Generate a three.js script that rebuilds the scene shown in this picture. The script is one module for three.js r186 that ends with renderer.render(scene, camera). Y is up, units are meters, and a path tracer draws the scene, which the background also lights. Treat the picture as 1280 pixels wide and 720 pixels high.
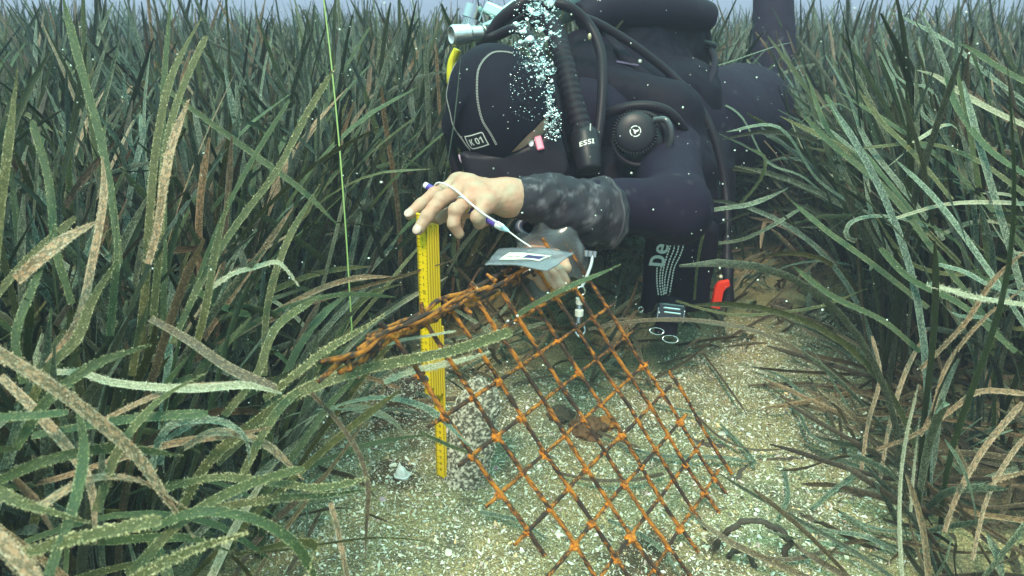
import * as THREE from 'three';
import { mergeGeometries } from 'three/addons/utils/BufferGeometryUtils.js';
import { RoundedBoxGeometry } from 'three/addons/geometries/RoundedBoxGeometry.js';
import { TextGeometry } from 'three/addons/geometries/TextGeometry.js';
import { FontLoader } from 'three/addons/loaders/FontLoader.js';
import { ImprovedNoise } from 'three/addons/math/ImprovedNoise.js';

// ---------- camera, water light, sun, exposure ----------
const scene = new THREE.Scene();
const camera = new THREE.PerspectiveCamera(42, 16 / 9, 0.02, 200);
camera.position.set(0, 0.62, 0);
camera.lookAt(0, 0.62 - Math.sin(20 * Math.PI / 180), -Math.cos(20 * Math.PI / 180));
camera.focus = 1.0; camera.userData.fStop = 11;

const renderer = new THREE.WebGLRenderer({ antialias: true });
renderer.toneMapping = THREE.LinearToneMapping;
renderer.toneMappingExposure = 2.7;
renderer.shadowMap.enabled = true;

// open water: daylight comes down from the surface, dimmer and bluer towards the side and the bottom
{
  const W = 64, Hh = 64, d = new Float32Array(W * Hh * 4);
  for (let j = 0; j < Hh; j++) {
    const el = ((j + 0.5) / Hh - 0.5) * Math.PI, s = Math.sin(el);
    const k = Math.max(0, s);
    const c = s >= 0
      ? [0.095 + 0.48 * k ** 1.2, 0.100 + 1.14 * k ** 1.2, 0.175 + 0.88 * k ** 1.2]
      : [0.095 + 0.05 * s, 0.100 + 0.05 * s, 0.175 + 0.11 * s];
    for (let i = 0; i < W; i++) d.set([c[0], c[1], c[2], 1], (j * W + i) * 4);
  }
  const sky = new THREE.DataTexture(d, W, Hh, THREE.RGBAFormat, THREE.FloatType);
  sky.mapping = THREE.EquirectangularReflectionMapping;
  sky.magFilter = sky.minFilter = THREE.LinearFilter; sky.needsUpdate = true;
  scene.background = sky; scene.environment = sky;
}
const sun = new THREE.DirectionalLight(new THREE.Color(1.0, 0.87, 0.68), 1.35);
sun.position.set(-0.6, 2.7, 1.0); sun.target.position.set(0, 0, -1.0);
sun.castShadow = true; sun.shadow.radius = 24; sun.shadow.mapSize.set(2048, 2048);
Object.assign(sun.shadow.camera, { left: -4, right: 4, top: 4, bottom: -4, near: 0.1, far: 12 });
scene.add(sun); scene.add(sun.target);
scene.fog = new THREE.FogExp2(new THREE.Color(0.74, 0.72, 0.95), 0.032);

// ---------- helpers ----------
function mulberry(a) { return () => { a = (a + 0x6d2b79f5) | 0; let t = Math.imul(a ^ (a >>> 15), 1 | a); t = (t + Math.imul(t ^ (t >>> 7), 61 | t)) ^ t; return ((t ^ (t >>> 14)) >>> 0) / 4294967296; }; }
const R = mulberry(7);
const rr = (a, b, f = R) => a + (b - a) * f();
const V = (x, y, z) => new THREE.Vector3(x, y, z);
const VA = (a) => new THREE.Vector3(a[0], a[1], a[2]);
const perlin = new ImprovedNoise();
const nz = (x, y, z) => perlin.noise(x + 31.7, y + 11.3, z + 57.1);
const fbm = (x, y, z) => nz(x, y, z) + 0.5 * nz(2.1 * x, 2.1 * y, 2.1 * z) + 0.25 * nz(4.3 * x, 4.3 * y, 4.3 * z);
const clamp = (x, a = 0, b = 1) => Math.min(b, Math.max(a, x));
const smooth = (a, b, x) => { const t = clamp((x - a) / (b - a)); return t * t * (3 - 2 * t); };
const lin = (r, g, b) => new THREE.Color().setRGB(r, g, b);
const used = new Map();
function numbered(name) { const n = used.get(name) || 0; used.set(name, n + 1); return n ? name + '_' + String(n).padStart(3, '0') : name; }
function shade(o) { o.traverse((m) => { if (m.isMesh) { m.castShadow = true; m.receiveShadow = true; } }); return o; }
function tag(o, label, category, group) { o.userData.label = label; o.userData.category = category; if (group) o.userData.group = group; return o; }
function thing(name, label, category, group) { const o = new THREE.Group(); o.name = numbered(name); scene.add(o); return tag(o, label, category, group); }
function part(name, geo, mat, parent) { const m = new THREE.Mesh(geo, mat); m.name = name; parent.add(m); return m; }
function solo(name, geo, mat, label, category, group) { const m = new THREE.Mesh(geo, mat); m.name = numbered(name); scene.add(m); return tag(m, label, category, group); }
const std = (color, roughness = 0.8, extra = {}) => new THREE.MeshStandardMaterial({ color, roughness, metalness: 0, ...extra });
const phys = (color, roughness, extra = {}) => new THREE.MeshPhysicalMaterial({ color, roughness, metalness: 0, ...extra });

function dataTex(w, h, fn, srgb = true) {
  const d = new Uint8Array(w * h * 4);
  for (let j = 0; j < h; j++) for (let i = 0; i < w; i++) { const c = fn(i, j); d.set([clamp(c[0]) * 255, clamp(c[1]) * 255, clamp(c[2]) * 255, 255], (j * w + i) * 4); }
  const t = new THREE.DataTexture(d, w, h, THREE.RGBAFormat);
  t.wrapS = t.wrapT = THREE.RepeatWrapping; t.magFilter = THREE.LinearFilter; t.minFilter = THREE.LinearMipmapLinearFilter; t.generateMipmaps = true;
  if (srgb) t.colorSpace = THREE.SRGBColorSpace; t.needsUpdate = true; return t;
}
function canvasTex(w, h, draw) {
  const c = document.createElement('canvas'); c.width = w; c.height = h; draw(c.getContext('2d'), w, h);
  const t = new THREE.CanvasTexture(c); t.colorSpace = THREE.SRGBColorSpace; t.magFilter = THREE.LinearFilter; return t;
}
// a smooth curve through points
const curve = (pts) => new THREE.CatmullRomCurve3(pts.map((p) => (p.isVector3 ? p : VA(p))), false, 'centripetal');

// tube of varying radius round a curve, with closed ends
function tube(pts, rad, seg = 24, side = 8, colorFn) {
  const c = curve(pts), fr = c.computeFrenetFrames(seg, false), pos = [], nor = [], uv = [], col = [], idx = [];
  const L = c.getLength();
  for (let i = 0; i <= seg; i++) {
    const t = i / seg, p = c.getPointAt(t), r0 = typeof rad === 'function' ? null : rad;
    for (let k = 0; k <= side; k++) {
      const a = (k / side) * Math.PI * 2, n = fr.normals[i].clone().multiplyScalar(Math.cos(a)).addScaledVector(fr.binormals[i], Math.sin(a));
      const r = r0 ?? rad(t, a, p, n);
      pos.push(p.x + n.x * r, p.y + n.y * r, p.z + n.z * r); nor.push(n.x, n.y, n.z); uv.push(k / side, t * L);
      if (colorFn) col.push(...colorFn(t, a, p, n));
    }
  }
  const w = side + 1;
  for (let i = 0; i < seg; i++) for (let k = 0; k < side; k++) { const a = i * w + k; idx.push(a, a + 1, a + w, a + 1, a + w + 1, a + w); }
  for (const i of [0, seg]) {
    const p = c.getPointAt(i / seg), t = fr.tangents[i].clone().multiplyScalar(i ? 1 : -1), b = pos.length / 3;
    pos.push(p.x, p.y, p.z); nor.push(t.x, t.y, t.z); uv.push(0.5, i ? L : 0); if (colorFn) col.push(...colorFn(i / seg, 0, p, t));
    for (let k = 0; k < side; k++) i ? idx.push(b, i * w + k, i * w + k + 1) : idx.push(b, k + 1, k);
  }
  const g = new THREE.BufferGeometry();
  g.setAttribute('position', new THREE.Float32BufferAttribute(pos, 3)); g.setAttribute('normal', new THREE.Float32BufferAttribute(nor, 3)); g.setAttribute('uv', new THREE.Float32BufferAttribute(uv, 2));
  if (colorFn) g.setAttribute('color', new THREE.Float32BufferAttribute(col, 3));
  g.setIndex(idx); return g;
}

// ---- signed distances and a surface-nets mesher ----
function cap(ax, ay, az, ra, bx, by, bz, rb) {
  const dx = bx - ax, dy = by - ay, dz = bz - az, q = 1 / (dx * dx + dy * dy + dz * dz + 1e-12);
  return (x, y, z) => { const px = x - ax, py = y - ay, pz = z - az, h = clamp((px * dx + py * dy + pz * dz) * q), ex = px - dx * h, ey = py - dy * h, ez = pz - dz * h; return Math.sqrt(ex * ex + ey * ey + ez * ez) - (ra + (rb - ra) * h); };
}
const bone = (a, ra, b, rb) => cap(a[0], a[1], a[2], ra, b[0], b[1], b[2], rb);
const smin = (a, b, k) => { const h = Math.max(k - Math.abs(a - b), 0) / k; return Math.min(a, b) - h * h * k * 0.25; };
const union = (list, k) => (x, y, z) => { let d = list[0](x, y, z); for (let i = 1; i < list.length; i++) d = smin(d, list[i](x, y, z), k); return d; };
function ellipsoid(c, ax, rads) { // axes: three unit vectors
  return (x, y, z) => {
    const p = [x - c[0], y - c[1], z - c[2]]; let s = 0, g = 0;
    for (let i = 0; i < 3; i++) { const u = (p[0] * ax[i].x + p[1] * ax[i].y + p[2] * ax[i].z) / rads[i]; s += u * u; g += (u / rads[i]) ** 2; }
    const k0 = Math.sqrt(s); return k0 < 1e-6 ? -Math.min(...rads) : k0 * (k0 - 1) / Math.sqrt(g);
  };
}
function roundBox(c, ax, half, r) {
  return (x, y, z) => {
    const p = [x - c[0], y - c[1], z - c[2]]; let o = 0, m = -1e9;
    for (let i = 0; i < 3; i++) { const u = Math.abs(p[0] * ax[i].x + p[1] * ax[i].y + p[2] * ax[i].z) - half[i] + r; o += Math.max(u, 0) ** 2; m = Math.max(m, u); }
    return Math.sqrt(o) + Math.min(m, 0) - r;
  };
}
function mesher(f, lo, hi, h, colorFn) {
  const n = [0, 1, 2].map((i) => Math.ceil((hi[i] - lo[i]) / h) + 1), [nx, ny, nz_] = n, val = new Float32Array(nx * ny * nz_);
  let q = 0;
  for (let k = 0; k < nz_; k++) for (let j = 0; j < ny; j++) for (let i = 0; i < nx; i++) val[q++] = f(lo[0] + i * h, lo[1] + j * h, lo[2] + k * h);
  const vid = new Int32Array(nx * ny * nz_).fill(-1), pos = [], idx = [];
  const at = (i, j, k) => (k * ny + j) * nx + i;
  const E = [[0, 1], [2, 3], [4, 5], [6, 7], [0, 2], [1, 3], [4, 6], [5, 7], [0, 4], [1, 5], [2, 6], [3, 7]];
  const v8 = new Float32Array(8);
  for (let k = 0; k < nz_ - 1; k++) for (let j = 0; j < ny - 1; j++) for (let i = 0; i < nx - 1; i++) {
    let m = 0;
    for (let c = 0; c < 8; c++) { v8[c] = val[at(i + (c & 1), j + ((c >> 1) & 1), k + (c >> 2))]; if (v8[c] < 0) m |= 1 << c; }
    if (m === 0 || m === 255) continue;
    let sx = 0, sy = 0, sz = 0, cnt = 0;
    for (const [a, b] of E) { if ((v8[a] < 0) === (v8[b] < 0)) continue; const t = v8[a] / (v8[a] - v8[b]); sx += (a & 1) + t * ((b & 1) - (a & 1)); sy += ((a >> 1) & 1) + t * (((b >> 1) & 1) - ((a >> 1) & 1)); sz += (a >> 2) + t * ((b >> 2) - (a >> 2)); cnt++; }
    vid[at(i, j, k)] = pos.length / 3;
    pos.push(lo[0] + (i + sx / cnt) * h, lo[1] + (j + sy / cnt) * h, lo[2] + (k + sz / cnt) * h);
  }
  const quad = (a, b, c, d, flip) => { if (a < 0 || b < 0 || c < 0 || d < 0) return; flip ? idx.push(a, c, b, a, d, c) : idx.push(a, b, c, a, c, d); };
  for (let k = 1; k < nz_ - 1; k++) for (let j = 1; j < ny - 1; j++) for (let i = 1; i < nx - 1; i++) {
    const s = val[at(i, j, k)] < 0;
    if (s !== val[at(i + 1, j, k)] < 0) quad(vid[at(i, j - 1, k - 1)], vid[at(i, j, k - 1)], vid[at(i, j, k)], vid[at(i, j - 1, k)], !s);
    if (s !== val[at(i, j + 1, k)] < 0) quad(vid[at(i - 1, j, k - 1)], vid[at(i - 1, j, k)], vid[at(i, j, k)], vid[at(i, j, k - 1)], !s);
    if (s !== val[at(i, j, k + 1)] < 0) quad(vid[at(i - 1, j - 1, k)], vid[at(i, j - 1, k)], vid[at(i, j, k)], vid[at(i - 1, j, k)], !s);
  }
  const nor = new Float32Array(pos.length), e = h * 0.5, col = colorFn ? new Float32Array(pos.length) : null;
  for (let p = 0; p < pos.length; p += 3) {
    const x = pos[p], y = pos[p + 1], z = pos[p + 2];
    let gx = f(x + e, y, z) - f(x - e, y, z), gy = f(x, y + e, z) - f(x, y - e, z), gz = f(x, y, z + e) - f(x, y, z - e);
    const l = Math.hypot(gx, gy, gz) || 1; nor[p] = gx / l; nor[p + 1] = gy / l; nor[p + 2] = gz / l;
    if (col) col.set(colorFn(x, y, z), p);
  }
  const g = new THREE.BufferGeometry();
  g.setAttribute('position', new THREE.Float32BufferAttribute(pos, 3)); g.setAttribute('normal', new THREE.BufferAttribute(nor, 3));
  if (col) g.setAttribute('color', new THREE.BufferAttribute(col, 3));
  g.setIndex(idx); return g;
}
// the point of a surface nearest to p, lifted by h, with the surface's normal
function onto(f, p, lift = 0) {
  let [x, y, z] = p; const e = 1e-3; let n = V(0, 1, 0);
  for (let i = 0; i < 12; i++) {
    n = V(f(x + e, y, z) - f(x - e, y, z), f(x, y + e, z) - f(x, y - e, z), f(x, y, z + e) - f(x, y, z - e)).normalize();
    const d = f(x, y, z) - lift; x -= n.x * d * 0.9; y -= n.y * d * 0.9; z -= n.z * d * 0.9;
  }
  return { p: V(x, y, z), n };
}
function basis(n, upHint) { // matrix whose z is n and whose y leans to upHint
  const z = n.clone().normalize(), x = new THREE.Vector3().crossVectors(upHint, z).normalize(), y = new THREE.Vector3().crossVectors(z, x);
  return new THREE.Matrix4().makeBasis(x, y, z);
}
const placed = (geo, m, p) => geo.applyMatrix4(m).translate(p.x, p.y, p.z);
const boxAt = (sx, sy, sz, m, p, r = 0.001) => placed(new RoundedBoxGeometry(sx, sy, sz, 2, r), m, p);

// ---------- seabed ----------
const lerpTable = (tab, x) => { if (x <= tab[0][0]) return tab[0][1]; for (let i = 1; i < tab.length; i++) if (x <= tab[i][0]) { const [a, b] = [tab[i - 1], tab[i]]; return a[1] + (b[1] - a[1]) * (x - a[0]) / (b[0] - a[0]); } return tab[tab.length - 1][1]; };
const leftEdge = [[-1.5, -0.12], [-1.3, -0.26], [-1.0, -0.30], [-0.75, -0.27], [-0.4, -0.22]];
const rightEdge = [[-1.7, 0.70], [-1.34, 0.66], [-1.0, 0.53], [-0.71, 0.42], [-0.4, 0.32]];
const backEdge = [[-0.3, -1.28], [0.02, -1.18], [0.25, -1.16], [0.36, -1.36], [0.7, -1.5]];
// metres inside the bare sand (negative: in the seagrass bed)
function bare(x, z) { return Math.min(x - lerpTable(leftEdge, z), lerpTable(rightEdge, z) - x, z - lerpTable(backEdge, x)); }
function groundY(x, z) {
  const b = bare(x, z) + 0.04 * fbm(x * 6, 0, z * 6);
  const bank = smooth(0.05, -0.3, b);
  return 0.007 * fbm(x * 5, 1, z * 5) + 0.0045 * nz(x * 22, 2, z * 22) + 0.0015 * nz(x * 60, 2, z * 60) + bank * (0.035 + 0.03 * fbm(x * 3.1, 5, z * 3.1) + 0.012 * fbm(x * 14, 9, z * 14)) - 0.012 * smooth(0.15, 0.4, b);
}
const sandTex = dataTex(512, 512, (i, j) => {
  const a = nz(i / 2.2, j / 2.2, 0), b = nz(i / 6, j / 6, 9), c = nz(i / 40, j / 40, 3), k = 0.80 + 0.42 * a + 0.26 * b + 0.10 * c;
  const w = nz(i / 3.1, j / 3.1, 40) > 0.38 ? 0.25 : 0;
  return [k * 0.80 + w, k * 0.76 + w, k * 0.66 + w];
});
const sandBump = dataTex(512, 512, (i, j) => { const v = 0.5 + 0.4 * nz(i / 3, j / 3, 0) + 0.3 * nz(i / 8, j / 8, 9); return [v, v, v]; }, false);
{
  const N = 300, pos = [], col = [], uv = [], idx = [];
  const warp = (t, a, far) => a * t + far * t ** 7;
  for (let j = 0; j <= N; j++) for (let i = 0; i <= N; i++) {
    const x = 0.1 + warp(i / N * 2 - 1, 1.5, 20), z = -1.1 + warp(j / N * 2 - 1, 1.3, 20), y = groundY(x, z);
    pos.push(x, y, z); uv.push(x / 0.35, z / 0.35);
    const ragged = 0.30 * fbm(x * 8, 3, z * 8) + 0.22 * nz(x * 34, 8, z * 34), peat = 0.9 * nz(x * 3.2 + 4.1, 12, z * 3.2) - 0.34; // scattered patches of brown leaf litter dust, wherever they fall
    const s = 1 - smooth(0.0, 0.09, peat + ragged * 0.6);
    const warm = smooth(-0.5, 0.5, nz(x * 7, 4, z * 7) + 0.4 * nz(x * 25, 6, z * 25));
    const dirtN = nz(x * 28, 5, z * 28) + 0.5 * nz(x * 70, 7, z * 70);
    const sand = [0.53 + 0.20 * warm, 0.60 + 0.05 * warm, 0.43 - 0.02 * warm], mud = [0.23 + 0.09 * dirtN, 0.175 + 0.07 * dirtN, 0.115 + 0.04 * dirtN];
    const dirt = 0.5 * smooth(0.1, 0.6, nz(x * 13, 14, z * 13) + 0.5 * nz(x * 31, 24, z * 31));
    for (let c = 0; c < 3; c++) { const k = sand[c] * (1 - dirt) + 0.16 * dirt; col.push(mud[c] + (k - mud[c]) * s); }
  }
  for (let j = 0; j < N; j++) for (let i = 0; i < N; i++) { const a = j * (N + 1) + i; idx.push(a, a + N + 1, a + 1, a + 1, a + N + 1, a + N + 2); }
  const g = new THREE.BufferGeometry();
  g.setAttribute('position', new THREE.Float32BufferAttribute(pos, 3)); g.setAttribute('uv', new THREE.Float32BufferAttribute(uv, 2)); g.setAttribute('color', new THREE.Float32BufferAttribute(col, 3));
  g.setIndex(idx); g.computeVertexNormals();
  const m = new THREE.Mesh(g, std(0xffffff, 0.95, { map: sandTex, bumpMap: sandBump, bumpScale: 0.003, vertexColors: true }));
  m.name = 'seabed'; m.userData.kind = 'structure'; scene.add(m);
}
// shell grit strewn over the sand
const dummy = new THREE.Object3D();
function chip(seed) { // a thin, uneven flake about 1 unit across
  const f = mulberry(seed), n = 6, pos = [], top = [];
  for (let k = 0; k < n; k++) { const a = k / n * 6.283 + rr(-0.3, 0.3, f), r = rr(0.3, 0.6, f); top.push([Math.cos(a) * r, rr(-0.05, 0.12, f), Math.sin(a) * r * 0.7]); }
  const c = [0, 0.2, 0];
  for (let k = 0; k < n; k++) { const a = top[k], b = top[(k + 1) % n]; pos.push(...c, ...b, ...a, 0, 0.02, 0, ...a, ...b); }
  const g = new THREE.BufferGeometry(); g.setAttribute('position', new THREE.Float32BufferAttribute(pos, 3)); g.computeVertexNormals(); return g;
}
{
  const root = new THREE.Group(); root.name = 'shell_grit'; root.userData = { kind: 'stuff', label: 'broken shell grit strewn over the pale sand', category: 'shell grit' }; scene.add(root);
  const tints = [[0.90, 0.90, 0.80], [0.62, 0.60, 0.46], [0.66, 0.66, 0.50], [0.58, 0.62, 0.48], [0.72, 0.54, 0.30], [0.34, 0.33, 0.25], [0.60, 0.62, 0.54], [0.58, 0.44, 0.40], [0.13, 0.125, 0.10]];
  for (let v = 0; v < 5; v++) {
    const f = mulberry(100 + v), n = 14000, m = new THREE.InstancedMesh(chip(50 + v), std(0xffffff, 0.75), n); m.name = 'shell_chip';
    let c = 0;
    while (c < n) {
      const x = rr(-0.5, 0.9, f), z = rr(-1.65, -0.55, f), b = bare(x, z) + 0.05 * nz(x * 9, 3, z * 9);
      if (b < -0.08 || f() > 0.25 + smooth(-0.08, 0.05, b)) continue;
      const s = 0.0018 + 0.0055 * f() ** 4 + (f() < 0.012 ? 0.005 : 0);
      dummy.position.set(x, groundY(x, z) + s * 0.1, z); dummy.rotation.set(rr(-0.9, 0.9, f), f() * 6.28, rr(-0.9, 0.9, f)); dummy.scale.set(s * rr(0.8, 1.7, f), s * rr(0.5, 1.5, f), s * rr(0.35, 1.1, f)); dummy.updateMatrix();
      m.setMatrixAt(c, dummy.matrix); const t = tints[Math.floor(f() ** 1.4 * tints.length)], k = rr(0.85, 1.2, f); m.setColorAt(c, lin(t[0] * k, t[1] * k, t[2] * k)); c++;
    }
    root.add(m);
  }
}

// ---------- rusty wire mesh ----------
{
  const a = V(...[0.0255, -0.0381, 0.0086]), b = V(...[0.0236, -0.0012, -0.0376]), o = V(...[-0.0643, 0.2611, -0.6284]);                 // one cell along each way, and the crossing counted (0, 0)
  const nrm = new THREE.Vector3().crossVectors(b, a).normalize(); if (nrm.z < 0) nrm.negate();
  const at = (i, j) => o.clone().addScaledVector(a, i).addScaledVector(b, j).addScaledVector(nrm, 0.006 * nz(i * 0.35, j * 0.35, 3) + 0.0015 * nz(i * 1.9, j * 1.7, 8));
  const rust = std(0xffffff, 0.9, { vertexColors: true, bumpMap: sandBump, bumpScale: 0.0012 });
  const paint = (seed) => (t, ang, p) => {
    const n = 0.5 + 0.7 * nz(p.x * 50 + seed, p.y * 50, p.z * 50) + 0.75 * nz(p.x * 210, p.y * 210, p.z * 210 + ang * 0.9), k = smooth(0.44, 0.74, n), d = 1 + 0.5 * nz(p.x * 300, p.y * 300 + ang, p.z * 300);
    return [(0.070 + 0.62 * k) * d, (0.038 + 0.19 * k) * d, (0.026 - 0.004 * k) * d];
  };
  const root = thing('wire_mesh', 'rusty orange welded wire mesh panel leaning on the sand', 'wire mesh');
  const bar = (fi, fj, n, r, seed) => {
    const pts = []; for (let k = 0; k <= n; k++) pts.push(at(fi(k / n), fj(k / n)));
    return tube(pts, (t, ang, p) => r * (1 + 0.42 * nz(p.x * 130, p.y * 130, p.z * 130 + ang * 1.3) + 0.3 * Math.max(0, nz(p.x * 30 + seed, p.y * 30, p.z * 30))), n * 14, 8, paint(seed));
  };
  const f = mulberry(5);
  const span = { '-1': [[-0.35, 0.2], [2.6, 8.6]], 0: [[-0.5, 8.6]], 1: [[-0.45, 8.7]], 2: [[-0.5, 8.6]], 3: [[-0.45, 8.75]], 4: [[-0.4, 8.6]], 5: [[-0.45, 8.8]], 6: [[-0.4, 8.6]], 7: [[0.2, 8.5]], 8: [[3.6, 7.6]] };
  for (const i of [-1, 0, 1, 2, 3, 4, 5, 6, 7, 8]) for (const [j0, j1] of span[i]) part('bar', bar(() => i, (t) => j0 + (j1 - j0) * t, Math.max(2, Math.round(j1 - j0)), 0.0021, i), rust, root);
  const cols = [[-2, 3.6], [-2, 5.5], [-2.2, 7.6], [-2.2, 8.3], [-2, 8.6], [-2.4, 8.4], [-2.5, 8.5], [-2.6, 8.2], [-2.5, 7.6], [2.6, 6.4]];
  cols.forEach(([i0, i1], j) => part('bar', bar((t) => i0 + (i1 - i0) * t, () => j + 0.02 * Math.sin(j * 7), Math.round(i1 - i0), 0.0023, j + 40), rust, root).translateOnAxis(nrm, 0.0036));
  // the rolled top edge: several bars lying together
  for (let k = 0; k < 6; k++) {
    const pts = []; const j0 = [-2.1, -1.7, -0.6, -1.2, 0.3, -2.2][k], j1 = [6.6, 5.2, 6.9, 3.4, 7.1, 1.4][k];
    for (let q = 0; q <= 9; q++) { const j = j0 + (j1 - j0) * q / 9; pts.push(at(-2 + 0.13 * Math.sin(k * 2.1) + 0.22 * nz(j * 0.8, k * 3, 1), j).addScaledVector(nrm, 0.007 * Math.cos(k * 2.1) + 0.006).addScaledVector(a, k === 5 ? 0.25 : 0)); }
    part('edge_bar', tube(pts, (t, ang, p) => 0.0026 * (1 + 0.4 * nz(p.x * 70 + k, p.y * 70, p.z * 70 + ang)), 60, 7, paint(k + 80)), rust, root);
  }
  for (let k = 0; k < 13; k++) { // broken ends of cross wires in the rolled edge
    const j = -1.6 + 8.4 * (k + 0.5 * f()) / 13, p = at(-2 + rr(-0.2, 0.2, f), j).addScaledVector(nrm, rr(0.0, 0.012, f)), d = a.clone().normalize().multiplyScalar(rr(0.007, 0.018, f)).add(b.clone().multiplyScalar(rr(-0.22, 0.22, f))).addScaledVector(nrm, rr(-0.008, 0.01, f));
    part('wire_stub', tube([p.clone().addScaledVector(d, -0.5), p, p.clone().addScaledVector(d, 0.6)], (t, ang, q) => 0.0023 * (1 + 0.4 * nz(q.x * 90, q.y * 90 + k, q.z * 90)), 8, 6, paint(k + 120)), rust, root);
  }
  const lumpMat = std(0xffffff, 0.95, { vertexColors: true });
  const lump = [0, 1, 2].map((s) => {
    const g = new THREE.IcosahedronGeometry(1, 2), p = g.attributes.position, c = [];
    for (let i = 0; i < p.count; i++) { const v = V(p.getX(i), p.getY(i), p.getZ(i)), q = 1 + 0.5 * fbm(v.x * 1.6 + s * 9, v.y * 1.6, v.z * 1.6); p.setXYZ(i, v.x * q, v.y * q, v.z * q); const k = smooth(-0.3, 0.5, nz(v.x * 2.5, v.y * 2.5 + s, v.z * 2.5)); c.push(0.40 + 0.36 * k, 0.12 + 0.13 * k, 0.015); }
    g.setAttribute('color', new THREE.Float32BufferAttribute(c, 3)); g.computeVertexNormals(); return g;
  });
  for (let i = -2; i <= 8; i++) for (let j = 0; j <= 8; j++) {
    if ((i === -1 && (j === 1 || j === 2)) || i > cols[j][1] || !((span[i] || [[-1, 7]]).some(([p, q]) => j > p && j < q))) continue;
    const s = 0.0033 * rr(0.6, 1.6, f) * (i === -2 ? 1.25 : 1), m = part('rust_knot', lump[Math.floor(f() * 3)], lumpMat, root);
    m.position.copy(at(i, j)).addScaledVector(nrm, 0.0015); m.scale.set(s, s * rr(0.6, 1.7, f), s * rr(0.6, 1.2, f)); m.rotation.set(f() * 6, f() * 6, f() * 6);
  }
}

// ---------- yellow folding rule ----------
{
  const root = thing('folding_rule', 'yellow folding rule stood upright on the sand under the hand', 'folding rule');
  root.position.set(-0.1065, 0.002, -0.905); root.rotation.y = -0.72; root.rotation.z = -0.012;
  const tex = (from, n) => canvasTex(128, 1024, (c, w, h) => {
    c.fillStyle = '#f6d412'; c.fillRect(0, 0, w, h);
    for (let k = 0; k < 900; k++) { c.fillStyle = `rgba(${120 + R() * 60},${95 + R() * 40},10,${R() * 0.16})`; c.fillRect(R() * w, R() * h, 1 + R() * 4, 1 + R() * 10); }
    c.fillStyle = '#2c2408'; c.strokeStyle = '#2c2408'; c.textAlign = 'center'; c.textBaseline = 'middle';
    const cm = h / n;
    for (let k = 0; k <= n * 10; k++) { const y = k * cm / 10, l = k % 10 === 0 ? 40 : k % 5 === 0 ? 30 : 18; c.fillRect(0, y - 1.2, l, k % 10 ? 2 : 3.2); c.fillRect(w - l * 0.6, y - 1.2, l * 0.6, 2); }
    c.font = 'bold 30px sans-serif';
    for (let k = 1; k < n; k++) { c.save(); c.translate(68, k * cm - 4); c.font = (k + from) % 10 === 0 ? 'bold 38px sans-serif' : 'bold 27px sans-serif'; c.fillText(String(k + from), 0, 0); c.restore(); }
  });
  const plain = std(lin(0.78, 0.53, 0.018), 0.42), W = 0.021, T = 0.0033, L = 0.236;
  const blade = (y0, z, print, name, len = L) => {
    const g = new RoundedBoxGeometry(W, len, T, 2, 0.0011); const m = part(name, g, plain, root); m.position.set(0, y0 + len / 2, z);
    const face = part('scale', new THREE.PlaneGeometry(W - 0.0024, len - 0.004), std(0xffffff, 0.45, { map: print }), m); face.position.z = T / 2 + 0.0003;
    const back = part('scale', new THREE.PlaneGeometry(W - 0.0024, len - 0.004), face.material, m); back.position.z = -T / 2 - 0.0003; back.rotation.y = Math.PI;
    return m;
  };
  const t0 = tex(0, 23), t1 = tex(23, 23), rivet = std(lin(0.5, 0.48, 0.42), 0.35, { metalness: 0.9 });
  const n = 6, heights = [0.153, 0.149, 0.151, 0.148, 0.150];
  for (let k = 0; k < 5; k++) {
    const m = blade(heights[k] - (k ? 0.012 : 0), 0.0105 - k * 0.0041, k % 2 ? t1 : t0, 'blade');
    for (const e of [-1, 1]) { const rv = part('rivet', new THREE.CylinderGeometry(0.0045, 0.0048, 0.0008, 20).rotateX(Math.PI / 2), rivet, m); rv.position.set(0, e * (L / 2 - 0.012), T / 2 + 0.0008); }
  }
  blade(0, 0.0105 - 5 * 0.0041, t1, 'blade');
}

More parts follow.
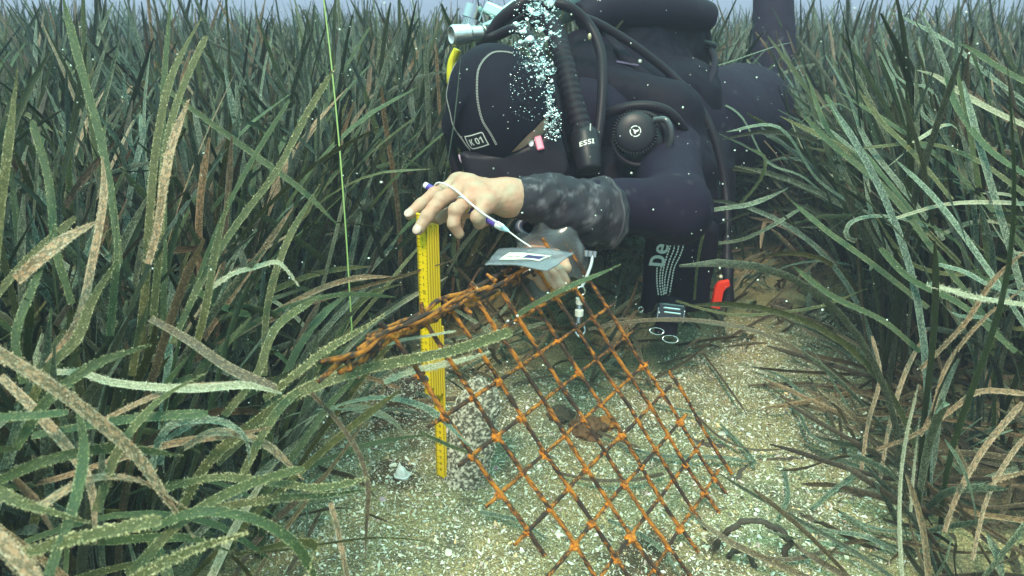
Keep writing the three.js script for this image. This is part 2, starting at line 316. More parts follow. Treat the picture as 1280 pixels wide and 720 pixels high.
// ---------- fan mussel, shells ----------
const flake = chip(77);
{
  const root = thing('fan_mussel', 'grey encrusted fan mussel standing upright behind the rusty mesh', 'mussel');
  const base = [-0.0715, -0.0131, -0.9029], top = [-0.0483, 0.1377, -0.9206];
  const ax = VA(top).sub(VA(base)), L = ax.length(); ax.normalize();
  const side = V(1, 0, 0.35).addScaledVector(ax, -ax.x).normalize(), th = new THREE.Vector3().crossVectors(side, ax).normalize();
  const f = (x, y, z) => {
    const p = V(x - base[0], y - base[1], z - base[2]), s = p.dot(ax) / L, u = p.dot(side), v = p.dot(th);
    const w = 0.029 + 0.004 * Math.sin(s * 3), e = 0.016;
    const yy = Math.max(0, s - 0.86) * L;
    const d = Math.hypot(u / w, v / e, yy / 0.036) - 1;
    return d * 0.018 + 0.0028 * fbm(x * 60, y * 60, z * 60) + 0.0012 * nz(x * 190, y * 190, z * 190) + (s < -0.1 ? 0.05 : 0);
  };
  const m = VA(base).add(VA(top)).multiplyScalar(0.5);
  part('valve', mesher(f, [m.x - 0.075, -0.02, m.z - 0.08], [m.x + 0.075, 0.22, m.z + 0.08], 0.0019, (x, y, z) => {
    const n = nz(x * 190, y * 190, z * 190), q = nz(x * 420, y * 420, z * 420), k = smooth(-0.15, 0.35, n + 0.8 * q); return [0.10 + 0.50 * k, 0.095 + 0.49 * k, 0.07 + 0.40 * k];
  }), std(0xffffff, 0.95, { vertexColors: true }), root);
  const r = mulberry(9), geos = [];
  for (let k = 0; k < 900; k++) {
    const q = onto(f, [m.x + rr(-0.06, 0.06, r), rr(0.0, 0.17, r), m.z + rr(-0.05, 0.05, r)], 0.0006); if (q.p.y < 0.0) continue;
    const s = rr(0.0012, 0.0038, r), g = flake.clone().scale(s, s, s).rotateX(rr(-1, 1, r)).rotateY(r() * 6.28).rotateZ(rr(-1, 1, r)); geos.push(placed(g, basis(q.n, V(r(), r(), r())), q.p));
  }
  const c = part('crust', mergeGeometries(geos), std(lin(0.62, 0.60, 0.50), 0.9), root); c.userData.kind = 'stuff';
}
{
  const g = new THREE.IcosahedronGeometry(1, 3), p = g.attributes.position;
  for (let i = 0; i < p.count; i++) { const v = V(p.getX(i), p.getY(i), p.getZ(i)), q = 1 + 0.35 * nz(v.x * 1.4, v.y * 1.4, v.z * 1.4); p.setXYZ(i, v.x * q * 0.011, Math.abs(v.y) * v.y * q * 0.013 + 0.012 * Math.max(0, 1 - 3 * Math.hypot(v.x + 0.3, v.z)), v.z * q * 0.009); }
  g.computeVertexNormals();
  const o = solo('shell', g, std(lin(0.80, 0.83, 0.82), 0.6), 'white pointed broken shell on the sand left of the folding rule', 'shell'); const q = [-0.156, 0, -0.911]; o.position.set(q[0], groundY(q[0], q[2]) + 0.006, q[2]);
}
{
  const spots = [[[0.3321, 0, -1.0255], 0.011, [0.62, 0.64, 0.55]], [[-0.1754, 0, -0.8551], 0.007, [0.5, 0.36, 0.42]], [[-0.0234, 0, -0.9412], 0.006, [0.55, 0.28, 0.30]], [[0.0617, 0, -0.8012], 0.008, [0.7, 0.68, 0.58]], [[-0.0786, 0, -0.7553], 0.008, [0.75, 0.72, 0.62]], [[0.3069, 0, -1.2333], 0.009, [0.6, 0.62, 0.52]]];
  const looks = ['flat pale oyster piece on the sand right of the mesh', 'small mauve shell piece on sand below the white shell', 'small pink shell piece at the foot of the fan mussel', 'cream shell piece lying under the wire mesh', 'cream shell piece on open sand in front of the folding rule', 'pale shell piece on sand below the hanging buckle'];
  spots.forEach(([p, s, c], k) => { const o = solo('shell', chip(300 + k), std(lin(...c), 0.7), looks[k], 'shell'); o.position.set(p[0], groundY(p[0], p[2]) + s * 0.15, p[2]); o.scale.setScalar(s * 2); o.rotation.set(0.2, k * 2, 0.1); });
}

// ---------- the diver ----------
const neoprene = dataTex(256, 256, (i, j) => { const v = 0.55 + 0.25 * nz(i / 2, j / 2, 4) + 0.2 * nz(i / 9, j / 9, 1); return [v, v, v]; }, false);
const M = {
  suit: phys(0xffffff, 0.75, { vertexColors: true, specularIntensity: 0.3 }),
  hood: phys(lin(0.009, 0.007, 0.016), 0.8, { specularIntensity: 0.3 }),
  black: phys(lin(0.0095, 0.0055, 0.0135), 0.62, { specularIntensity: 0.22 }),
  rubber: phys(lin(0.015, 0.010, 0.017), 0.45, { specularIntensity: 0.4 }),
  webbing: phys(lin(0.016, 0.013, 0.024), 0.8, { specularIntensity: 0.4 }),
  plastic: phys(lin(0.015, 0.012, 0.018), 0.38, { specularIntensity: 0.6 }),
  chrome: std(lin(0.75, 0.76, 0.78), 0.18, { metalness: 1 }),
  steel: std(lin(0.55, 0.56, 0.58), 0.28, { metalness: 1 }),
  white: std(lin(0.80, 0.80, 0.78), 0.55),
  skin: std(0xffffff, 0.55, { vertexColors: true }),
};
const J = { // joints, in metres
  wristL: [0.0062, 0.3973, -0.9459], elbowL: [0.2382, 0.3542, -1.0632], shoulderL: [0.2702, 0.3867, -1.3198],
  neck: [0.1347, 0.4449, -1.3516], chest: [0.2639, 0.4075, -1.5189], waist: [0.4007, 0.3905, -1.6404], hip: [0.5351, 0.3857, -1.809],
  hipL: [0.5287, 0.4084, -1.7746], kneeL: [0.7064, 0.4107, -2.0735], ankleL: [0.7229, 0.8046, -2.2807], toeL: [0.8276, 0.9099, -2.4999],
  hipR: [0.6107, 0.3379, -1.8767], kneeR: [0.8136, 0.1668, -2.0911], ankleR: [1.084, 0.1993, -2.4541], toeR: [1.1826, 0.2332, -2.5729],
  shoulderR: [0.1113, 0.371, -1.4524], elbowR: [0.0894, 0.262, -1.2212], wristR: [0.0329, 0.3111, -0.9837],
  head: [-0.0176, 0.467, -1.2001],
};
const headX = V(0.955, 0.24, -0.1).normalize(), headF = V(0.235, -0.95, 0.16); headF.addScaledVector(headX, -headF.dot(headX)).normalize();
const headC = new THREE.Vector3().crossVectors(headF, headX).normalize(); if (headC.z < 0) headC.negate();
const hp = (x, f, c) => { const h = VA(J.head); return h.addScaledVector(headX, x).addScaledVector(headF, f).addScaledVector(headC, c).toArray(); };
const limbs = (k) => [
  bone(J.shoulderL, 0.058 + k, J.elbowL, 0.048 + k), bone(J.elbowL, 0.046 + k, J.wristL, 0.025 + k),
  bone(J.shoulderR, 0.058 + k, J.elbowR, 0.046 + k), bone(J.elbowR, 0.044 + k, J.wristR, 0.026 + k),
  bone(J.hipL, 0.088 + k, J.kneeL, 0.066 + k), bone(J.kneeL, 0.062 + k, J.ankleL, 0.048 + k), bone(J.ankleL, 0.042 + k, J.toeL, 0.03 + k),
  bone(J.hipR, 0.088 + k, J.kneeR, 0.062 + k), bone(J.kneeR, 0.058 + k, J.ankleR, 0.04 + k), bone(J.ankleR, 0.04 + k, J.toeR, 0.03 + k),
];
const torso = (k) => [bone(J.neck, 0.055 + k, J.chest, 0.105 + k), bone(J.chest, 0.11 + k, J.waist, 0.115 + k), bone(J.waist, 0.115 + k, J.hip, 0.13 + k), bone(J.shoulderL, 0.06 + k, J.shoulderR, 0.06 + k), bone(J.neck, 0.058 + k, hp(0.02, -0.02, -0.06), 0.062 + k)];
const bodyField = (k) => { const a = union(torso(k), 0.06), b = limbs(k); return (x, y, z) => { let d = a(x, y, z); for (const q of b) d = smin(d, q(x, y, z), 0.03); return d; }; };
const headField = (k) => union([ // skull, brow, jaw, nose, ears
  ellipsoid(hp(0, -0.012, 0.018), [headX, headF, headC], [0.074 + k, 0.094 + k, 0.086 + k]),
  ellipsoid(hp(0, 0.03, -0.06), [headX, headF, headC], [0.056 + k, 0.062 + k, 0.07 + k]),
  bone(hp(0, 0.09, -0.005), 0.012 + k, hp(0, 0.108, -0.04), 0.016 + k),
  ellipsoid(hp(0.077, -0.005, -0.02), [headX, headF, headC], [0.010 + k, 0.018 + k, 0.03 + k]), ellipsoid(hp(-0.077, -0.005, -0.02), [headX, headF, headC], [0.010 + k, 0.018 + k, 0.03 + k]),
  bone(hp(-0.02, 0.088, -0.075), 0.008 + k, hp(0.02, 0.088, -0.075), 0.008 + k),
], 0.025);
// left hand on the rule, right hand under the clear slate
const fingersL = [
  [[-0.0679, 0.4166, -0.9529], 0.0105, [-0.098, 0.4069, -0.9313], 0.0086, [-0.1139, 0.3972, -0.916], 0.0078, [-0.1269, 0.3876, -0.9051], 0.0066],
  [[-0.0566, 0.4164, -0.9347], 0.0108, [-0.0877, 0.4067, -0.9057], 0.0088, [-0.1032, 0.3901, -0.8879], 0.0080, [-0.1135, 0.3753, -0.8793], 0.0068],
  [[-0.0457, 0.4105, -0.9156], 0.0104, [-0.0678, 0.3977, -0.8854], 0.0086, [-0.0707, 0.3822, -0.8797], 0.0076, [-0.0645, 0.3691, -0.8835], 0.0066],
  [[-0.0315, 0.4035, -0.9024], 0.0094, [-0.0415, 0.3909, -0.8808], 0.0082, [-0.04, 0.3825, -0.8862], 0.0076, [-0.0336, 0.3798, -0.9001], 0.0064],
  [[-0.0145, 0.3937, -0.952], 0.0130, [-0.0483, 0.3798, -0.9608], 0.0110, [-0.0802, 0.3799, -0.9395], 0.0090, [-0.0937, 0.3782, -0.9176], 0.0074],
];
const fingersR = [
  [[0.0407, 0.3259, -0.9092], 0.0105, [0.0478, 0.3292, -0.8892], 0.0088, [0.0562, 0.324, -0.8766], 0.0080, [0.0651, 0.312, -0.8723], 0.0066],
  [[0.0367, 0.323, -0.9082], 0.0105, [0.0417, 0.3255, -0.8846], 0.0088, [0.0501, 0.3194, -0.8718], 0.0080, [0.059, 0.3074, -0.8674], 0.0066],
  [[0.0316, 0.3202, -0.9072], 0.0100, [0.0368, 0.3208, -0.8829], 0.0085, [0.0442, 0.3157, -0.8704], 0.0076, [0.0511, 0.3065, -0.8671], 0.0064],
  [[0.0266, 0.3167, -0.9112], 0.0092, [0.0321, 0.3136, -0.8888], 0.0078, [0.0367, 0.3094, -0.8766], 0.0070, [0.0407, 0.3029, -0.8743], 0.0060],
  [[0.0462, 0.3206, -0.9392], 0.0110, [0.0556, 0.3267, -0.9202], 0.0100, [0.0625, 0.328, -0.8994], 0.0088, [0.0678, 0.3236, -0.8871], 0.0072],
];
function handField(fingers, wrist, dir, rw) {
  const palm = fingers.slice(0, 4).map((q) => bone(wrist, rw * 0.78, q[0], q[1] * 1.12)).concat([bone(wrist, rw, VA(wrist).addScaledVector(dir, 0.06).toArray(), rw * 1.08)]), pf = union(palm, 0.012);
  for (let k = 0; k < 3; k++) palm.push(bone(fingers[k][0], 0.0102, fingers[k + 1][0], 0.0098));
  const chains = fingers.map((q) => union([bone(q[0], q[1], q[2], q[3]), bone(q[2], q[3], q[4], q[5]), bone(q[4], q[5], q[6], q[7]), cap(...q[2], q[3] * 1.06, ...q[2], q[3] * 1.06)], 0.003));
  const palmAll = union(palm, 0.014);
  return (x, y, z) => { const p = palmAll(x, y, z); let d = p; for (const c of chains) { const e = c(x, y, z); d = Math.min(d, smin(p, e, 0.007)); } return d + 0.0006 * nz(x * 130, y * 130, z * 130) + 0.0005 * nz(x * 55, y * 160, z * 55); };
}
const armDirL = VA(J.elbowL).sub(VA(J.wristL)).normalize(), armDirR = VA(J.elbowR).sub(VA(J.wristR)).normalize();
const handL = handField(fingersL, [-0.0041, 0.4008, -0.9397], armDirL, 0.0215), handR = handField(fingersR, J.wristR, armDirR, 0.024);
const person = thing('person', 'diver in black wetsuit and hood bending face down, left hand on the folding rule', 'person');
{
  const skinCol = (x, y, z) => { const k = nz(x * 60, y * 60, z * 60), q = nz(x * 260, y * 260, z * 260); return [0.50 + 0.07 * k + 0.03 * q, 0.29 - 0.06 * k + 0.025 * q, 0.20 - 0.05 * k + 0.02 * q]; };
  const inner = bodyField(-0.008), box = (pts, m) => [[0, 1, 2].map((i) => Math.min(...pts.map((p) => p[i])) - m), [0, 1, 2].map((i) => Math.max(...pts.map((p) => p[i])) + m)];
  const [lo, hi] = box(Object.values(J), 0.17), bl = box(fingersL.flatMap((q) => [q[0], q[2], q[4], q[6]]).concat([J.wristL]), 0.03), br = box(fingersR.flatMap((q) => [q[0], q[2], q[4], q[6]]).concat([J.wristR]), 0.03);
  const hf = headField(0), hc = VA(J.head);
  const skin = mergeGeometries([
    mesher(inner, lo, hi, 0.014, skinCol), mesher(handL, bl[0], bl[1], 0.0017, skinCol), mesher(handR, br[0], br[1], 0.0022, skinCol),
    mesher(hf, [hc.x - 0.15, hc.y - 0.16, hc.z - 0.17], [hc.x + 0.15, hc.y + 0.16, hc.z + 0.15], 0.004, skinCol)]);
  part('body', skin, M.skin, person);
  for (const k of [0, 1]) { // nails
    const q = fingersL[k], tip = VA(q[6]), dir = tip.clone().sub(VA(q[4])).normalize(), up = V(0, 0.62, 0.78); up.addScaledVector(dir, -up.dot(dir)).normalize();
    const g = new THREE.SphereGeometry(1, 16, 10).scale(0.0055, 0.0068, 0.0016); part('fingernail', placed(g, basis(up, dir), tip.clone().addScaledVector(dir, 0.001).addScaledVector(up, q[7] * 0.88)), phys(lin(0.50, 0.36, 0.31), 0.35), person);
  }
  // wetsuit
  const outer = bodyField(0), w = VA(J.wristL), wr = VA(J.wristR);
  const suitF = (x, y, z) => {
    let d = outer(x, y, z) + 0.0022 * fbm(x * 14, y * 14, z * 14);
    const sL = (x - w.x) * armDirL.x + (y - w.y) * armDirL.y + (z - w.z) * armDirL.z, sR = (x - wr.x) * armDirR.x + (y - wr.y) * armDirR.y + (z - wr.z) * armDirR.z;
    if (Math.hypot(x - w.x, y - w.y, z - w.z) < 0.12) d = Math.max(d, 0.02 - sL);
    if (Math.hypot(x - wr.x, y - wr.y, z - wr.z) < 0.09) d = Math.max(d, 0.0 - sR);
    return d;
  };
  part('wetsuit', mesher(suitF, lo, hi, 0.008, (x, y, z) => { const k = 0.5 + 0.5 * nz(x * 9, y * 9, z * 9), s = smooth(0.45, 0.75, nz(x * 70, y * 70, z * 70) + 0.3 * nz(x * 200, y * 200, z * 200)) * 0.03; return [0.012 + 0.005 * k + s, 0.007 + 0.003 * k + s, 0.020 + 0.007 * k + s]; }), M.suit, person);
  // dusty outer cuff of the left sleeve, creased, with a loose rolled end
  const e = VA(J.elbowL), a0 = w.clone().addScaledVector(armDirL, -0.010), pts = [];
  const len = 0.155, prof = [[0, 0.0245], [0.1, 0.0275], [0.3, 0.034], [0.55, 0.038], [0.8, 0.0445], [0.93, 0.0465], [1, 0.044]];
  for (let k = 0; k <= 6; k++) pts.push(a0.clone().addScaledVector(armDirL, len * k / 6).add(V(0, 0.004 * Math.sin(k) - 0.0015 * k, 0.002 * Math.sin(k * 2))));
  const cuffG = tube(pts, (t, ang, c, nn) => {
    const p = c.clone().addScaledVector(nn, 0.04), big = Math.sin(t * 17 + 2.6 * Math.sin(ang + 1) + 7 * nz(p.x * 16, p.y * 16, p.z * 16)), n = -Math.abs(nz(p.x * 30, p.y * 30, p.z * 30)) * 1.4 + 0.4 + 0.5 * nz(p.x * 75, p.y * 75, p.z * 75);
    return lerpTable(prof, t) + smooth(0.02, 0.3, t) * (0.0012 * big + 0.0060 * n) + 0.006 * smooth(0.8, 0.95, t) * Math.max(0, Math.sin(ang * 1.0 + 2.6));
  }, 90, 48, (t, ang, c, nn) => { const p = c.clone().addScaledVector(nn, 0.04), q = smooth(0.05, 0.85, nz(p.x * 55, p.y * 55, p.z * 55) + 0.55 * nz(p.x * 150, p.y * 150, p.z * 150) + 0.35 * nz(p.x * 400, p.y * 400, p.z * 400)); return [0.014 + 0.125 * q, 0.010 + 0.11 * q, 0.019 + 0.125 * q]; });
  cuffG.computeVertexNormals();
  const hem = []; for (let k = 0; k <= 24; k++) { const g = cuffG.attributes.position, i = (84 * 49 + k * 2) * 3; hem.push(V(g.array[i], g.array[i + 1], g.array[i + 2])); }
  part('hem', tube(hem, (t, a, p) => 0.0022 + 0.0006 * nz(p.x * 90, p.y * 90, p.z * 90), 72, 8), std(lin(0.05, 0.043, 0.055), 0.7), person);
  part('sleeve_cuff', cuffG, std(0xffffff, 0.75, { vertexColors: true }), person);
  // hood with its seams and tag
  const hood = headField(0.007), cut = headF.clone().multiplyScalar(0.86).addScaledVector(headX, 0.51).normalize();
  const nk = bone(J.neck, 0.068, hp(0.02, -0.02, -0.06), 0.068);
  const hoodF = (x, y, z) => { const d = smin(hood(x, y, z), nk(x, y, z), 0.02), s = (x - hc.x) * cut.x + (y - hc.y) * cut.y + (z - hc.z) * cut.z - 0.046; return smin(-Math.min(-d, -s), 10, 0.001) + 0.0018 * fbm(x * 17, y * 17, z * 17); };
  const hoodM = part('hood', mesher(hoodF, [hc.x - 0.16, hc.y - 0.16, hc.z - 0.28], [hc.x + 0.22, hc.y + 0.16, hc.z + 0.15], 0.0042), M.hood, person);
  const seams = [
    [[0, 0.5667, -1.1512], [-0.0279, 0.5661, -1.1403], [-0.0449, 0.5514, -1.1243], [-0.0493, 0.5269, -1.1101], [-0.0481, 0.5022, -1.1011], [-0.0414, 0.4778, -1.0976], [-0.0322, 0.4584, -1.0905], [-0.0232, 0.4416, -1.095]],
    [[-0.0783, 0.5482, -1.1764], [-0.0916, 0.5301, -1.1698], [-0.0964, 0.5075, -1.1616], [-0.0955, 0.4838, -1.1423], [-0.0931, 0.4591, -1.1333], [-0.0864, 0.4383, -1.1151], [-0.0793, 0.4205, -1.1086]]];
  for (const s of seams) {
    const cv = curve(s.map((p) => onto(hoodF, p, 0.0008).p)), g = []; const n = Math.round(cv.getLength() / 0.0022);
    for (let k = 0; k <= n; k++) { const p = onto(hoodF, cv.getPointAt(k / n).toArray(), 0.0006), t = cv.getTangentAt(k / n); for (const e2 of [-1, 1]) g.push(placed(new THREE.BoxGeometry(0.0012, 0.0011, 0.0008), basis(p.n, t.clone().applyAxisAngle(p.n, 0.6 * e2)), p.p.clone().addScaledVector(new THREE.Vector3().crossVectors(p.n, t), e2 * 0.0009))); }
    part('seam', mergeGeometries(g), std(lin(0.48, 0.46, 0.44), 0.7), hoodM);
  }
  { // hood tag: a curved badge that follows the hood
    const c0 = onto(hoodF, [-0.0604, 0.4416, -1.095], 0), up = headF.clone().negate(), b = basis(c0.n, up), rot = new THREE.Matrix4().makeRotationZ(-0.02), w2 = 0.042, h2 = 0.026, g = new THREE.PlaneGeometry(w2, h2, 16, 10), p = g.attributes.position;
    b.multiply(rot);
    for (let i = 0; i < p.count; i++) { const v = V(p.getX(i), p.getY(i), 0.004).applyMatrix4(b).add(c0.p), q = onto(hoodF, v.toArray(), 0.0009); p.setXYZ(i, q.p.x, q.p.y, q.p.z); }
    g.computeVertexNormals();
    part('tag', g, std(0xffffff, 0.6, { map: canvasTex(256, 160, (c, W, H) => { c.fillStyle = '#15131c'; c.fillRect(0, 0, W, H); c.strokeStyle = '#e8e6e2'; c.lineWidth = 11; c.beginPath(); c.moveTo(12, 12); c.lineTo(216, 12); c.quadraticCurveTo(240, 12, 242, 34); c.lineTo(242, 146); c.lineTo(44, 146); c.quadraticCurveTo(20, 140, 12, 90); c.closePath(); c.stroke(); c.fillStyle = '#efeeea'; c.font = 'bold 92px sans-serif'; c.textAlign = 'center'; c.textBaseline = 'middle'; c.fillText('K 01', 130, 82); }) }), hoodM);
  }
  // silver ring on the ring finger
  const q = fingersL[2], m1 = VA(q[0]).lerp(VA(q[2]), 0.62), dir = VA(q[2]).sub(VA(q[0])).normalize();
  const ring = solo('finger_ring', placed(new THREE.TorusGeometry(0.0097, 0.0017, 10, 40), basis(dir, V(0, 1, 0)), m1), M.chrome, 'silver ring on the ring finger of the hand on the rule', 'ring');
}

// ---------- diving mask ----------
{
  const root = thing('diving_mask', 'black diving mask with pink buckles worn under the hood', 'mask');
  const c = hp(0.0, 0.1, 0.005), ax = [headX, headF, headC];
  const outerF = (x, y, z) => {
    const p = V(x - J.head[0], y - J.head[1], z - J.head[2]), u = p.dot(headX), f = p.dot(headF), v = p.dot(headC);
    const bend = f + 3.2 * u * u;                                   // wraps round the face
    const q = Math.max(Math.abs(u) - 0.064, 0), w = Math.max(Math.abs(v - 0.022) - 0.046, 0), e = Math.max(Math.abs(bend - 0.088) - 0.026, 0);
    return Math.hypot(q, w, e) + Math.min(0, Math.max(Math.abs(u) - 0.064, Math.abs(v - 0.022) - 0.046, Math.abs(bend - 0.088) - 0.026)) - 0.013 + 0.0012 * nz(x * 30, y * 30, z * 30);
  };
  const h = VA(J.head), lo = [h.x - 0.16, h.y - 0.2, h.z - 0.15], hi = [h.x + 0.16, h.y + 0.06, h.z + 0.15];
  part('frame', mesher(outerF, lo, hi, 0.0035), M.rubber, root);
  const lens = new THREE.BoxGeometry(0.062, 0.05, 0.004);
  for (const s of [-1, 1]) part('lens', placed(lens.clone(), basis(headF, headC), VA(hp(s * 0.036, 0.128 - 3.2 * 0.0013, 0.02))), phys(lin(0.02, 0.02, 0.03), 0.05), root);
  const pill = (w, hgt, t) => new THREE.SphereGeometry(1, 20, 12).scale(w / 2, hgt / 2, t / 2);
  const side = (p, w, hgt, col, name) => { const q = onto(outerF, p, 0.0008); part(name, placed(pill(w, hgt, 0.004), basis(q.n, headF.clone().negate()), q.p), phys(lin(...col), 0.35), root); };
  side([0.0272, 0.445, -1.1175], 0.0082, 0.017, [0.66, 0.64, 0.72], 'buckle_badge');
  { const q = onto(outerF, [0.0402, 0.4416, -1.1163], 0.0012); part('buckle', boxAt(0.0115, 0.0225, 0.005, basis(q.n, headF.clone().negate()), q.p, 0.0024), phys(lin(0.82, 0.20, 0.32), 0.4), root).userData.label = 'pink buckle by the temple'; }
  side([-0.0887, 0.4117, -1.1373], 0.0065, 0.0145, [0.62, 0.42, 0.58], 'buckle_badge');
  const strap = []; for (let k = 0; k <= 16; k++) { const a = -0.15 + (Math.PI + 0.3) * k / 16; strap.push(VA(hp(0.089 * Math.cos(a), 0.055 - 0.165 * Math.sin(a) * 0.95, -0.035))); }
  part('strap', tube(strap, (t, a) => 0.0032 + 0.006 * Math.abs(Math.sin(a)), 48, 10), M.rubber, root);
}

// ---------- buoyancy vest ----------
const vestF = (() => {
  const A = [
    bone([0.1837, 0.615, -1.5519], 0.048, [0.3638, 0.6209, -1.6817], 0.05), bone([0.2159, 0.5518, -1.5714], 0.085, [0.3584, 0.5421, -1.7169], 0.075), bone([0.4, 0.5877, -1.7548], 0.036, [0.3858, 0.5345, -1.7354], 0.04),
    bone([0.16, 0.5, -1.3823], 0.042, [0.2829, 0.457, -1.3667], 0.050), bone([0.2829, 0.457, -1.3667], 0.045, [0.3148, 0.3583, -1.3201], 0.045), bone([0.1885, 0.3865, -1.3623], 0.055, [0.2537, 0.366, -1.3548], 0.05),
    bone([0.1892, 0.4757, -1.4586], 0.075, [0.3403, 0.458, -1.5586], 0.085), bone([0.1343, 0.5479, -1.4636], 0.05, [0.116, 0.4682, -1.392], 0.05),
    bone([0.3045, 0.3524, -1.3499], 0.05, [0.3306, 0.257, -1.3152], 0.055), bone([0.3809, 0.371, -1.5482], 0.075, [0.3798, 0.2669, -1.4252], 0.055), bone([0.1429, 0.3899, -1.3423], 0.05, [0.1802, 0.3186, -1.2737], 0.05),
  ], body = union(A, 0.035);
  const panel = roundBox([0.2883, 0.2079, -1.2335], [V(0.99, -0.03, -0.13).normalize(), V(-0.02, 1, 0.05).normalize(), V(0.13, -0.05, 0.99).normalize()], [0.062, 0.085, 0.02], 0.018);
  return (x, y, z) => smin(body(x, y, z), panel(x, y, z), 0.03) + 0.004 * fbm(x * 13, y * 13, z * 13) + 0.0012 * nz(x * 60, y * 60, z * 60);
})();
const dn = (p) => VA(p);
{
  const root = thing('buoyancy_vest', 'black buoyancy vest with padded roll on the diver\'s back and shoulders', 'diving vest');
  part('bladder', mesher(vestF, [0.0768, -0.0127, -2.0217], [0.7692, 0.7657, -1.1276], 0.0065), M.black, root);
  const roll = curve([[0.1295, 0.6125, -1.4658], [0.16, 0.6264, -1.4815], [0.2456, 0.6295, -1.5359], [0.3358, 0.6269, -1.5988], [0.4006, 0.6147, -1.6369]]).getPoints(14);
  part('roll', tube(roll, (t, a, c, n) => 0.041 * (0.75 + 0.25 * Math.sin(Math.PI * clamp(t * 1.02))) + 0.004 * nz(c.x * 30 + n.x, c.y * 30 + n.y * 2, c.z * 30) - 0.003 * smooth(0.93, 1, Math.abs(Math.sin(t * 9.4))), 60, 28), phys(lin(0.014, 0.009, 0.020), 0.6, { specularIntensity: 0.28 }), root);
  part('toggle', placed(new THREE.CapsuleGeometry(0.007, 0.022, 4, 10).rotateZ(1.3), new THREE.Matrix4(), VA([0.4144, 0.5624, -1.6604])), M.plastic, root);
  const strapPts = (list, lift) => list.map((p) => onto(vestF, p, lift).p);
  const flat = (list, w, mat, name) => part(name, tube(strapPts(list, 0.002), (t, a) => 0.0022 + w * Math.abs(Math.cos(a)), 40, 12), mat, root);
  flat([[0.3692, 0.6366, -1.6661], [0.4094, 0.5536, -1.6785], [0.3646, 0.4826, -1.5463], [0.3439, 0.4016, -1.4529], [0.3384, 0.3277, -1.3622]], 0.010, M.webbing, 'strap');
  flat([[0.1665, 0.5896, -1.5001], [0.2175, 0.5159, -1.4094], [0.2836, 0.4778, -1.4381], [0.3347, 0.4708, -1.4781]], 0.008, M.webbing, 'strap');
  flat([[0.2183, 0.381, -1.2751], [0.2723, 0.3985, -1.2922], [0.2948, 0.3361, -1.2588], [0.2998, 0.2822, -1.2498]], 0.007, M.rubber, 'strap');
  // white piping and the purple-grey panel
  const pip = (list, r, name, mat) => part(name, tube(list.map((p) => onto(vestF, p, r * 0.8).p), r, 40, 6), mat, root);
  const pl = onto(vestF, [0.3562, 0.3727, -1.4424], 0.002), pg = new THREE.SphereGeometry(1, 20, 14).scale(0.017, 0.075, 0.004);
  part('side_panel', placed(pg, basis(pl.n, V(-0.08, 1, 0)), pl.p), std(lin(0.060, 0.048, 0.085), 0.75), root);
  pip([[0.371, 0.4553, -1.4831], [0.371, 0.4146, -1.4683], [0.372, 0.3458, -1.422], [0.3728, 0.2818, -1.3774]], 0.0011, 'piping', M.white);
  pip([[0.2994, 0.4044, -1.3582], [0.3022, 0.3855, -1.3513], [0.3029, 0.3684, -1.3344]], 0.0012, 'piping', std(lin(0.45, 0.44, 0.47), 0.6));
  pip([[0.3961, 0.341, -1.4309], [0.3903, 0.31, -1.4089]], 0.0009, 'piping', std(lin(0.45, 0.44, 0.47), 0.6));
  { const q = onto(vestF, [0.203, 0.52, -1.4109], 0.003); part('reflective_patch', placed(new THREE.BoxGeometry(0.040, 0.010, 0.002), basis(q.n, V(0.15, 1, 0)), q.p), std(lin(0.16, 0.13, 0.24), 0.5), root); }
  // dotted print and lettering down the front panel
  const rows = [
    [[0.283, 0.2772, -1.2268], [0.287, 0.2594, -1.2203], [0.2843, 0.2391, -1.2129], [0.2776, 0.2174, -1.205], [0.2749, 0.192, -1.1957], [0.2776, 0.1729, -1.1888]],
    [[0.2789, 0.2671, -1.223], [0.2776, 0.2467, -1.2156], [0.2721, 0.2238, -1.2073], [0.2694, 0.1984, -1.198], [0.2721, 0.1704, -1.1879]],
    [[0.2694, 0.2645, -1.2221], [0.2708, 0.2518, -1.2175], [0.2654, 0.2263, -1.2082], [0.264, 0.1984, -1.198], [0.2681, 0.1691, -1.1874]],
    [[0.2627, 0.2556, -1.2189], [0.2586, 0.2263, -1.2082], [0.2586, 0.1984, -1.198], [0.264, 0.1678, -1.1869]],
    [[0.2532, 0.2225, -1.2068], [0.2532, 0.1984, -1.198], [0.26, 0.1678, -1.1869]],
    [[0.2464, 0.2149, -1.2041], [0.2478, 0.1958, -1.1971], [0.2559, 0.1691, -1.1874]]];
  const dots = []; rows.forEach((r) => { const cv = curve(r.map((p) => onto(vestF, p, 0.001).p)), n = Math.round(cv.getLength() / 0.0049); for (let k = 0; k <= n; k++) { const q = onto(vestF, cv.getPointAt(k / n).toArray(), 0.0008), t = cv.getTangentAt(k / n); dots.push(placed(new THREE.BoxGeometry(0.0021, 0.0034, 0.0008), basis(q.n, t), q.p)); } });
  part('dotted_print', mergeGeometries(dots), M.white, root).userData.label = 'rows of white dashes on the front panel';
  const font = await new FontLoader().loadAsync('fonts/droid/droid_sans_bold.typeface.json');
  const tg = new TextGeometry('De', { font, size: 0.0245, depth: 0.0012, curveSegments: 6 }); tg.center(); tg.scale(1.02, 1.1, 1);
  const q = onto(vestF, [0.2472, 0.2408, -1.2028], 0.0012); part('lettering', placed(tg.rotateZ(1.42), basis(q.n, V(0, 1, 0)), q.p), std(lin(0.55, 0.62, 0.62), 0.6), root);
  // hanging strap with its buckle
  const b0 = VA([0.267, 0.1721, -1.1832]), b1 = VA([0.2633, 0.1537, -1.1711]), b2 = VA([0.26, 0.1118, -1.1666]);
  part('strap', tube([b0, b1, b2], (t, a) => 0.002 + 0.017 * Math.abs(Math.cos(a)), 14, 16), M.webbing, root);
